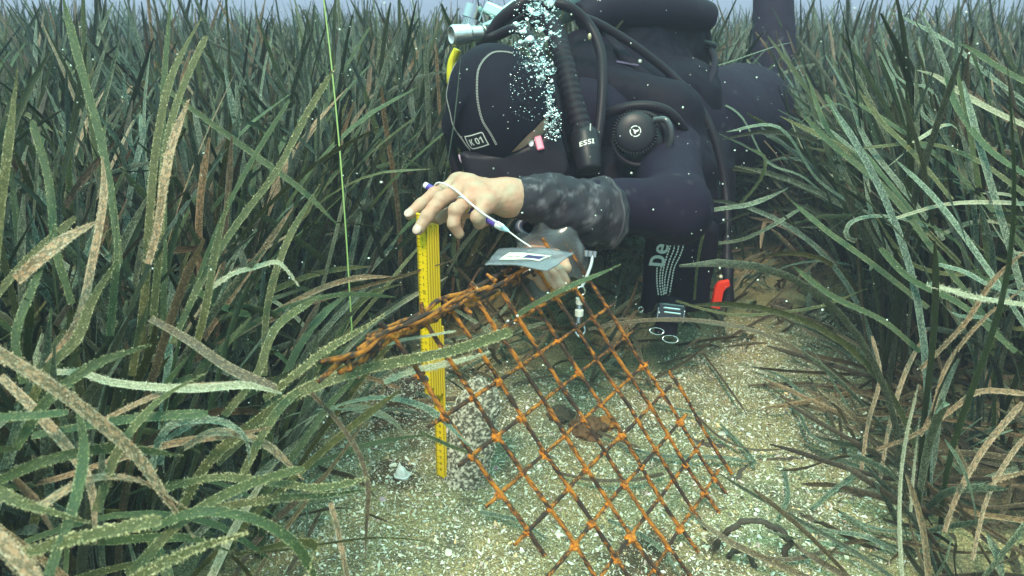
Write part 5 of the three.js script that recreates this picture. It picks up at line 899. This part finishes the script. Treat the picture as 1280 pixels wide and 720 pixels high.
leaf('green', 0.011, [[0.5983, 0.25, -0.8444], [0.5469, 0.3236, -0.9031], [0.5011, 0.3982, -0.9834], [0.4478, 0.4502, -1.0556], [0.4222, 0.4862, -1.1219]], 'pale green leaf sloping down from its tip over the diver side bank', { group: 'long leaves sloping over the diver side bank', grow: 220 });
leaf('grey', 0.011, [[0.5959, 0.2742, -0.7893], [0.5661, 0.3392, -0.8556], [0.5368, 0.3998, -0.9308], [0.5117, 0.4383, -0.998]], 'pale green leaf sloping down from its tip over the diver side bank', { group: 'long leaves sloping over the diver side bank', grow: 220 });
leaf('green', 0.011, [[0.5776, 0.2569, -0.783], [0.5373, 0.2941, -0.8392], [0.5064, 0.3046, -0.8962], [0.4904, 0.3281, -0.9579]], 'pale green leaf sloping down from its tip over the diver side bank', { group: 'long leaves sloping over the diver side bank', grow: 220 });
leaf('olive', 0.0105, [[0.6583, 0.3998, -0.9308], [0.6183, 0.4383, -0.998], [0.5821, 0.4502, -1.0556], [0.516, 0.4366, -1.1039]], 'pale green leaf sloping down from its tip over the diver side bank', { group: 'long leaves sloping over the diver side bank', grow: 220 });
leaf('grey', 0.01, [[0.5629, 0.2768, -1.0457], [0.5373, 0.3379, -1.0892], [0.5333, 0.411, -1.1477], [0.4861, 0.462, -1.2195]], 'pale green leaf sloping down from its tip over the diver side bank', { group: 'long leaves sloping over the diver side bank', grow: 220 });
leaf('grey', 0.011, [[0.6045, 0.324, -1.0096], [0.5527, 0.3967, -1.068], [0.5313, 0.4389, -1.126], [0.5231, 0.4905, -1.1873]], 'pale green leaf sloping down from its tip over the diver side bank', { group: 'long leaves sloping over the diver side bank', grow: 220 });
leaf('green', 0.012, [[0.6333, 0.4294, -0.8884], [0.6077, 0.4569, -0.9516], [0.597, 0.4984, -1.0199], [0.6045, 0.5449, -1.09]], 'pale green leaf sloping down from its tip over the diver side bank', { group: 'long leaves sloping over the diver side bank', grow: 220 });
leaf('green', 0.011, [[0.5544, 0.3481, -0.9652], [0.5149, 0.4134, -1.0422], [0.4867, 0.4642, -1.1139], [0.4722, 0.5075, -1.1616]], 'pale green leaf sloping down from its tip over the diver side bank', { group: 'long leaves sloping over the diver side bank', grow: 220 });
leaf('olive', 0.011, [[0.5864, 0.3882, -0.9798], [0.5597, 0.4397, -1.0518], [0.5394, 0.4752, -1.1179], [0.5204, 0.5165, -1.1649]], 'pale green leaf sloping down from its tip over the diver side bank', { group: 'long leaves sloping over the diver side bank', grow: 220 });
leaf('grey', 0.009, [[0.5544, 0.3541, -0.9674], [0.5168, 0.3636, -0.9815], [0.4839, 0.3621, -0.9916], [0.4589, 0.3529, -0.9882], [0.4545, 0.3386, -0.983], [0.4676, 0.3304, -0.9801]], 'grey green leaf with its end curled under', { face:'up', grow: 240 });
leaf('pale', 0.008, [[0.491, 0.3673, -0.9509], [0.5527, 0.3917, -0.9385], [0.6013, 0.3993, -0.92], [0.6473, 0.4012, -0.8994]], 'pale leaf lying nearly level over the diver side bank', { face:'up', grow: 220 });
leaf('pale', 0.0095, [[0.5207, 0.3499, -0.6892], [0.4877, 0.3507, -0.7001], [0.4618, 0.3525, -0.7114], [0.4474, 0.3551, -0.723], [0.4307, 0.3563, -0.7341]], 'very pale furry leaf end pointing at the sand', { face:'up', grow: 520, size:.0018, fuzz:.6 });
leaf('grey', 0.0105, [[0.5981, 0.3191, -0.795], [0.5501, 0.3276, -0.8088], [0.5301, 0.3367, -0.8333], [0.5085, 0.3392, -0.8556]], 'grey speckled leaf above the pale furry one', { face:'up', grow: 260 });
leaf('tan', 0.0095, [[0.4676, 0.238, -0.7762], [0.506, 0.2948, -0.7756], [0.5263, 0.3478, -0.7735], [0.5629, 0.3961, -0.7698]], 'tan furry dead leaf leaning over the brown bank foot', { group: 'tan dead leaves over the brown bank foot', grow: 300, size:.0013, fuzz:.35 });
leaf('tan', 0.0085, [[0.4676, 0.1665, -0.7501], [0.4813, 0.1923, -0.7595], [0.4921, 0.2458, -0.7684], [0.5284, 0.3007, -0.7777], [0.5663, 0.3361, -0.7799]], 'tan furry dead leaf leaning over the brown bank foot', { group: 'tan dead leaves over the brown bank foot', grow: 300, size:.0013, fuzz:.35 });
leaf('tan', 0.0085, [[0.4269, 0.1409, -0.7621], [0.4584, 0.1665, -0.7501], [0.4925, 0.2048, -0.7428], [0.515, 0.228, -0.7406], [0.577, 0.2295, -0.7305]], 'tan furry dead leaf leaning over the brown bank foot', { group: 'tan dead leaves over the brown bank foot', grow: 300, size:.0013, fuzz:.35 });
leaf('pale', 0.008, [[0.4162, 0.0458, -0.6424], [0.4231, 0.1095, -0.6868], [0.4388, 0.1644, -0.7281], [0.4658, 0.2225, -0.7705]], 'tan furry dead leaf leaning over the brown bank foot', { group: 'tan dead leaves over the brown bank foot', grow: 300, size:.0013, fuzz:.35 });
leaf('pale', 0.0065, [[0.4566, 0.0846, -0.7203], [0.4656, 0.122, -0.7446], [0.4785, 0.178, -0.7756]], 'tan furry dead leaf leaning over the brown bank foot', { group: 'tan dead leaves over the brown bank foot', grow: 300, size:.0013, fuzz:.35 });
leaf('tan', 0.0105, [[0.4721, 0.089, -0.6794], [0.4861, 0.126, -0.6928], [0.5158, 0.1752, -0.7107], [0.5577, 0.2221, -0.7278]], 'tan furry dead leaf leaning over the brown bank foot', { group: 'tan dead leaves over the brown bank foot', grow: 300, size:.0013, fuzz:.35 });
leaf('tan', 0.011, [[0.4478, 0.2123, -0.5965], [0.4664, 0.2165, -0.5981], [0.4925, 0.2221, -0.6001]], 'tan furry dead leaf leaning over the brown bank foot', { group: 'tan dead leaves over the brown bank foot', grow: 300, size:.0013, fuzz:.35 });
leaf('tan', 0.0085, [[0.4659, 0.0667, -0.8096], [0.486, 0.1133, -0.8478], [0.5224, 0.1678, -0.8996], [0.571, 0.2161, -0.9491]], 'tan furry dead leaf leaning over the brown bank foot', { group: 'tan dead leaves over the brown bank foot', grow: 300, size:.0013, fuzz:.35 });
leaf('tan', 0.0085, [[0.4904, 0.0739, -0.6526], [0.5201, 0.126, -0.6928], [0.5642, 0.1644, -0.7281], [0.5981, 0.1845, -0.7461]], 'tan furry dead leaf leaning over the brown bank foot', { group: 'tan dead leaves over the brown bank foot', grow: 300, size:.0013, fuzz:.35 });
leaf('tan', 0.0085, [[0.4638, 0.0375, -0.8522], [0.4839, 0.0974, -0.8953], [0.5149, 0.1452, -0.9446], [0.5181, 0.1857, -0.9912]], 'tan furry dead leaf leaning over the brown bank foot', { group: 'tan dead leaves over the brown bank foot', grow: 300, size:.0013, fuzz:.35 });
leaf('brown', 0.01, [[0.1134, 0.1786, -1.0312], [0.1791, 0.1898, -1.0353], [0.2627, 0.1921, -1.0361], [0.3343, 0.1831, -1.0329], [0.3881, 0.1674, -1.0271], [0.4457, 0.1384, -1.0272]], 'long grey brown leaf stretched level under the hanging buckle', { face:'up', grow: 300, fuzz:.2 });
leaf('olive', 0.008, [[0.2623, 0.1903, -1.1206], [0.3082, 0.1833, -1.0968], [0.3525, 0.1837, -1.0757], [0.4132, 0.1958, -1.0588], [0.4657, 0.2123, -1.0435], [0.5219, 0.2438, -1.0337]], 'thin green leaf bowed under the red pull tab', { face:'up', grow: 120 });
leaf('grey', 0.013, [[0.3118, 0.29, -1.2633], [0.3438, 0.3041, -1.2578], [0.3994, 0.318, -1.2416], [0.4366, 0.3342, -1.2368], [0.4598, 0.349, -1.2316]], "broad pale leaf end sticking out beside the diver's hose", { face:'up', grow: 260 });
leaf('grey', 0.0085, [[0.3326, 0.247, -1.2477], [0.3828, 0.2648, -1.2116], [0.4162, 0.2944, -1.1798], [0.4733, 0.3358, -1.1736]], 'narrow grey leaf rising beside the red tipped hose', { grow: 160 });
leaf('green', 0.0085, [[0.4011, 0.3074, -1.2909], [0.426, 0.3399, -1.2921], [0.438, 0.3707, -1.2927], [0.4366, 0.389, -1.2993], [0.4088, 0.4046, -1.305]], "green leaf hooked over beside the diver's hip", { grow: 120, twist:.2 });
leaf('grey', 0.01, [[0.3938, 0.5106, -1.6842], [0.4435, 0.52, -1.6663], [0.5053, 0.5418, -1.6529], [0.5488, 0.5584, -1.6377], [0.5784, 0.5666, -1.63]], 'pale green leaf arching in front of the raised leg', { face:'up', grow: 120 });
leaf('olive', 0.0065, [[0.3014, 0.1773, -1.1584], [0.3042, 0.2363, -1.1693], [0.3122, 0.2883, -1.1776], [0.3278, 0.3152, -1.1874]], 'thin dull leaf upright before the black vest panel', { grow: 80 });
leaf('green', 0.0115, [[0, 0.2931, -0.7962], [0.0367, 0.3138, -0.8037], [0.0688, 0.3284, -0.8091], [0.1113, 0.3416, -0.8245], [0.1276, 0.3455, -0.8366]], 'dark green leaf behind the top of the wire mesh', { face:'up', grow: 180, twist:.1 });
leaf('brown', 0.008, [[0.1254, 0.2104, -0.9683], [0.1511, 0.2209, -0.9721], [0.1663, 0.2226, -0.9621]], 'short brown leaf piece behind the mesh', { face:'up', grow: 100 });
leaf('brown', 0.009, [[0.4436, 0.012, -1.1846], [0.4591, 0.018, -1.1093], [0.4763, 0.024, -1.0508], [0.495, 0.012, -0.9987]], 'grey dead leaf lying on the sand', { group: 'dead leaves lying on the sand', face:'up', grow: 60, twist: .2 });
leaf('grey', 0.009, [[0.4417, 0.012, -1.2485], [0.4754, 0.018, -1.1975], [0.4895, 0.024, -1.1037], [0.5162, 0.012, -1.0668]], 'grey dead leaf lying on the sand', { group: 'dead leaves lying on the sand', face:'up', grow: 60, twist: .2 });
leaf('grey', 0.009, [[0.4618, 0.012, -1.1148], [0.46, 0.018, -1.0563], [0.4518, 0.024, -0.9858], [0.478, 0.012, -0.9716]], 'grey dead leaf lying on the sand', { group: 'dead leaves lying on the sand', face:'up', grow: 60, twist: .2 });
leaf('brown', 0.009, [[0.2968, 0.012, -1.0668], [0.3195, 0.018, -0.9843], [0.3502, 0.024, -0.9482], [0.4302, 0.012, -0.9716]], 'grey dead leaf lying on the sand', { group: 'dead leaves lying on the sand', face:'up', grow: 60, twist: .2 });
leaf('grey', 0.009, [[0.1673, 0.012, -0.9716], [0.2207, 0.018, -0.9406], [0.298, 0.024, -0.9271], [0.3573, 0.012, -0.9291]], 'grey dead leaf lying on the sand', { group: 'dead leaves lying on the sand', face:'up', grow: 60, twist: .2 });
leaf('grey', 0.009, [[0.2328, 0.012, -1.1065], [0.2727, 0.018, -1.0769], [0.3023, 0.024, -1.0508]], 'grey dead leaf lying on the sand', { group: 'dead leaves lying on the sand', face:'up', grow: 60, twist: .2 });
leaf('brown', 0.009, [[0.4439, 0.012, -1.1635], [0.568, 0.018, -1.1638], [0.6433, 0.024, -1.1493], [0.7229, 0.012, -1.1664]], 'grey dead leaf lying on the sand', { group: 'dead leaves lying on the sand', face:'up', grow: 60, twist: .2 });
leaf('grey', 0.009, [[0.393, 0.012, -0.8248], [0.4304, 0.018, -0.8549], [0.4619, 0.024, -0.8758], [0.511, 0.012, -0.925]], 'grey dead leaf lying on the sand', { group: 'dead leaves lying on the sand', face:'up', grow: 60, twist: .2 });
leaf('grey', 0.009, [[0.3632, 0.012, -0.7856], [0.397, 0.018, -0.7717], [0.432, 0.024, -0.752], [0.4626, 0.012, -0.7407]], 'grey dead leaf lying on the sand', { group: 'dead leaves lying on the sand', face:'up', grow: 60, twist: .2 });
leaf('brown', 0.009, [[0.0677, 0.012, -0.9051], [0.1102, 0.018, -0.8808], [0.1636, 0.024, -0.872], [0.2144, 0.012, -0.9051]], 'grey dead leaf lying on the sand', { group: 'dead leaves lying on the sand', face:'up', grow: 60, twist: .2 });
leaf('grey', 0.009, [[0.123, 0.012, -0.8016], [0.1578, 0.018, -0.7656], [0.1795, 0.024, -0.726], [0.1937, 0.012, -0.6995]], 'grey dead leaf lying on the sand', { group: 'dead leaves lying on the sand', face:'up', grow: 60, twist: .2 });
leaf('grey', 0.009, [[0.3884, 0.012, -0.919], [0.3675, 0.018, -0.8442], [0.3392, 0.024, -0.7938]], 'grey dead leaf lying on the sand', { group: 'dead leaves lying on the sand', face:'up', grow: 60, twist: .2 });
leaf('brown', 0.009, [[0.5303, 0.012, -1.2095], [0.519, 0.018, -1.1093], [0.4927, 0.024, -0.9973]], 'grey dead leaf lying on the sand', { group: 'dead leaves lying on the sand', face:'up', grow: 60, twist: .2 });
leaf('grey', 0.009, [[0.3289, 0.012, -1.0416], [0.3432, 0.018, -0.962], [0.3446, 0.024, -0.9108]], 'grey dead leaf lying on the sand', { group: 'dead leaves lying on the sand', face:'up', grow: 60, twist: .2 });
leaf('grey', 0.009, [[0.4269, 0.012, -0.8181], [0.4495, 0.018, -0.7779], [0.4883, 0.024, -0.758], [0.5397, 0.012, -0.7407]], 'grey dead leaf lying on the sand', { group: 'dead leaves lying on the sand', face:'up', grow: 60, twist: .2 });
leaf('brown', 0.009, [[0.5374, 0.012, -1.3113], [0.5677, 0.018, -1.1975], [0.5503, 0.024, -1.0457], [0.5378, 0.012, -0.9716]], 'grey dead leaf lying on the sand', { group: 'dead leaves lying on the sand', face:'up', grow: 60, twist: .2 });
leaf('grey', 0.009, [[-0.2452, 0.012, -1.0668], [-0.1948, 0.018, -1.0769], [-0.1265, 0.024, -1.0457]], 'grey dead leaf lying on the sand', { group: 'dead leaves lying on the sand', face:'up', grow: 60, twist: .2 });
leaf('grey', 0.009, [[-0.0416, 0.012, -0.8181], [0.0101, 0.018, -0.7905], [0.0479, 0.024, -0.7403]], 'grey dead leaf lying on the sand', { group: 'dead leaves lying on the sand', face:'up', grow: 60, twist: .2 });
leaf('brown', 0.009, [[-0.2499, 0.012, -0.8181], [-0.2518, 0.018, -0.7477], [-0.255, 0.024, -0.6922]], 'grey dead leaf lying on the sand', { group: 'dead leaves lying on the sand', face:'up', grow: 60, twist: .2 });
leaf('grey', 0.009, [[-0.1647, 0.012, -1.1488], [-0.1054, 0.018, -1.0956], [-0.0395, 0.024, -1.0982]], 'grey dead leaf lying on the sand', { group: 'dead leaves lying on the sand', face:'up', grow: 60, twist: .2 });
leaf('grey', 0.009, [[0.4915, 0.012, -0.7407], [0.5682, 0.018, -0.7937], [0.6328, 0.024, -0.8019]], 'grey dead leaf lying on the sand', { group: 'dead leaves lying on the sand', face:'up', grow: 60, twist: .2 });
leaf('brown', 0.009, [[0.2795, 0.012, -0.7407], [0.3197, 0.018, -0.7194], [0.3779, 0.024, -0.726], [0.4178, 0.012, -0.7265]], 'grey dead leaf lying on the sand', { group: 'dead leaves lying on the sand', face:'up', grow: 60, twist: .2 });
leaf('brown', 0.008, [[0.3617, 0.012, -1.3486], [0.369, 0.018, -1.1975], [0.3732, 0.024, -1.0457]], 'dark rotting leaf on the mud under the diver', { group: 'rotting leaves under the diver', face:'up', grow: 80, twist: .3 });
leaf('brown', 0.008, [[0.1382, 0.012, -1.3113], [0.1987, 0.018, -1.1975], [0.2887, 0.024, -1.1552]], 'dark rotting leaf on the mud under the diver', { group: 'rotting leaves under the diver', face:'up', grow: 80, twist: .3 });
leaf('brown', 0.008, [[0, 0.012, -1.1785], [0.0852, 0.018, -1.1975], [0.1749, 0.024, -1.1261]], 'dark rotting leaf on the mud under the diver', { group: 'rotting leaves under the diver', face:'up', grow: 80, twist: .3 });
leaf('brown', 0.008, [[-0.1186, 0.012, -1.2587], [-0.0426, 0.018, -1.1975], [0, 0.024, -1.0982]], 'dark rotting leaf on the mud under the diver', { group: 'rotting leaves under the diver', face:'up', grow: 80, twist: .3 });
leaf('brown', 0.008, [[0.0774, 0.012, -1.0668], [0.146, 0.018, -0.9957], [0.1874, 0.024, -0.9525]], 'dark rotting leaf on the mud under the diver', { group: 'rotting leaves under the diver', face:'up', grow: 80, twist: .3 });

// more leaves tangled over the two banks
{
  const f = mulberry(3111), kinds = ['olive', 'olive', 'green', 'olive', 'grey', 'tan', 'olive', 'green', 'pale', 'tan'];
  for (let k = 0; k < 85; k++) {
    const z = rr(-1.0, -0.5, f), x = lerpTable(leftEdge, z) - 0.03 - 0.42 * f(), d = Math.hypot(x, z); if (d < 0.55) continue;
    const az = f() < 0.6 ? rr(-1.3, 1.3, f) : f() * 6.28, flat = f() < 0.45, y = groundY(x, z) + (flat ? rr(0.03, 0.22, f) : 0), kind = kinds[k % 10];
    const pts = growth(f, rr(0.26, 0.5, f), flat ? rr(0.9, 1.35, f) : rr(0.25, 0.8, f), rr(-0.1, 0.7, f) + (f() < 0.15 ? 1.2 : 0), az, 0.3).map((p) => p.add(V(x, y, z)));
    leaf(kind, rr(0.0085, 0.0120, f), pts, 'crusted seagrass leaf tangled over the bank beside the folding rule', { face: f() < 0.5 ? 'up' : 'turn', grow: 190, size: 0.0011, fuzz: 0.15, twist: 0.9, group: 'leaves tangled over the bank beside the folding rule' });
  }
  for (let k = 0; k < 60; k++) {
    const z = rr(-1.45, -0.85, f), x = rr(0.72, 1.15, f); if (underDiver(x, z)) continue;
    const pts = growth(f, rr(0.36, 0.6, f), rr(0.3, 0.85, f), rr(0.1, 0.6, f), Math.PI + rr(-0.6, 0.6, f), 0.2).map((p) => p.add(V(x, groundY(x, z) + rr(0, 0.1, f), z)));
    leaf(['green', 'grey', 'green', 'pale', 'green', 'grey', 'olive'][k % 7], rr(0.0085, 0.0115, f), pts, 'long seagrass leaf sweeping over the bank beside the diver', { face: f() < 0.5 ? 'up' : 'turn', grow: 170, size: 0.0011, fuzz: 0.15, twist: 0.7, group: 'leaves sweeping over the bank beside the diver' });
  }
}
// thin pale green line rising out of the meadow
{
  const o = solo('thin_line', tube([[-0.2664, 0.6606, -1.1322], [-0.2504, 0.5773, -1.0806], [-0.2303, 0.4583, -1.0053], [-0.2141, 0.3465, -0.9327], [-0.2026, 0.2427, -0.8737]], 0.0011, 30, 6), std(lin(0.26, 0.37, 0.11), 0.6), 'thin pale green line standing straight up between the leaves', 'line');
}
// dead rhizomes curling out of the sand at the mesh corner
{
  const wood = std(lin(0.15, 0.125, 0.09), 0.95, { bumpMap: sandBump, bumpScale: 0.002 });
  const rh = (pts, r, label) => solo('rhizome', tube(curve(pts).getPoints(16).map((p, i) => p.add(V(0.005 * nz(i * 0.9, pts[0][0] * 50, 1), 0.004 * nz(i * 0.9, pts[0][0] * 50, 5), 0.005 * nz(i * 0.9, pts[0][0] * 50, 9)))), (t, a, p) => r * (1 + 0.5 * nz(p.x * 120, p.y * 120, p.z * 120 + a)), 48, 8), wood, label, 'rhizome');
  rh([[0.2508, -0.0055, -0.762], [0.2543, 0.0345, -0.7446], [0.2721, 0.0616, -0.7332], [0.3021, 0.059, -0.7323], [0.3283, 0.0347, -0.7341], [0.3299, 0.0043, -0.7443]], 0.0036, 'dark curled rhizome looping up at the corner of the wire mesh');
  rh([[0.2648, -0.008, -0.7505], [0.2638, 0.0214, -0.7292], [0.2768, 0.0281, -0.721], [0.2898, -0.0052, -0.7302]], 0.003, 'small dark rhizome loop beside the curled one');
  rh([[0.2506, 0, -1.0572], [0.2845, 0, -1.0091], [0.3229, 0, -0.9908]], 0.004, 'dark straight rhizome piece on the sand behind the mesh');
  rh([[0.3155, 0, -0.9071], [0.3597, 0, -0.9517], [0.4091, 0, -0.958], [0.4411, 0, -0.9644]], 0.004, 'dark bent rhizome running out over the sand');
  rh([[0.5725, -0.0048, -0.8155], [0.5853, 0.0162, -0.8125], [0.5915, 0.0016, -0.8072], [0.5803, -0.0161, -0.7901]], 0.003, 'thin reddish hooked rhizome in the brown bank foot');
}
// sponge and stone lumps half sunk in the mud
{
  const lumps = [[[0.1198, 0, -1.0326], 0.026, [0.17, 0.085, 0.04], 'brown sponge lump behind the middle of the wire mesh'], [[0.1495, 0, -1.0497], 0.016, [0.40, 0.17, 0.04], 'small orange sponge beside the brown lump behind the mesh'], [[0.079, 0, -1.0879], 0.020, [0.10, 0.075, 0.05], 'dark stone lump on the mud under the clear slate'], [[0.5919, 0, -1.5381], 0.022, [0.13, 0.09, 0.06], 'dull brown lump on the mud near the red pull tab']];
  lumps.forEach(([p, s, c, label], k) => {
    const g = new THREE.IcosahedronGeometry(1, 5), q = g.attributes.position, col = [];
    for (let i = 0; i < q.count; i++) { const v = V(q.getX(i), q.getY(i), q.getZ(i)), r = s * (1 + 0.45 * fbm(v.x * 1.7 + k * 9, v.y * 1.7, v.z * 1.7) + 0.10 * nz(v.x * 9, v.y * 9, v.z * 9)); q.setXYZ(i, v.x * r, v.y * r * 0.7, v.z * r); const w = 1 + 0.6 * nz(v.x * 5, v.y * 5 + k, v.z * 5); col.push(c[0] * w, c[1] * w, c[2] * w); }
    g.setAttribute('color', new THREE.Float32BufferAttribute(col, 3)); g.computeVertexNormals();
    const o = solo(k < 2 ? 'sponge' : 'stone', g, std(0xffffff, 0.95, { vertexColors: true }), label, k < 2 ? 'sponge' : 'stone'); o.position.set(p[0], groundY(p[0], p[2]) + s * 0.25, p[2]);
  });
}
// specks drifting in the water
{
  const f = mulberry(77), n = 800, m = new THREE.InstancedMesh(new THREE.IcosahedronGeometry(1, 1), std(lin(0.75, 0.78, 0.72), 0.7), n); m.name = 'drifting_specks'; tag(m, 'pale specks drifting in the water', 'specks'); m.userData.kind = 'stuff';
  for (let k = 0; k < n; k++) {
    const d = rr(0.55, 1.5, f), x = rr(-0.6, 0.6, f) * d, y = 0.62 + d * rr(-0.62, 0.06, f), s = 0.00035 + 0.0009 * f() ** 4;
    dummy.position.set(x, Math.max(0.02, y), -d); dummy.rotation.set(0, 0, 0); dummy.scale.set(s, s * rr(0.7, 1.3, f), s); dummy.updateMatrix(); m.setMatrixAt(k, dummy.matrix);
  }
  scene.add(m);
}
shade(scene);
renderer.render(scene, camera);
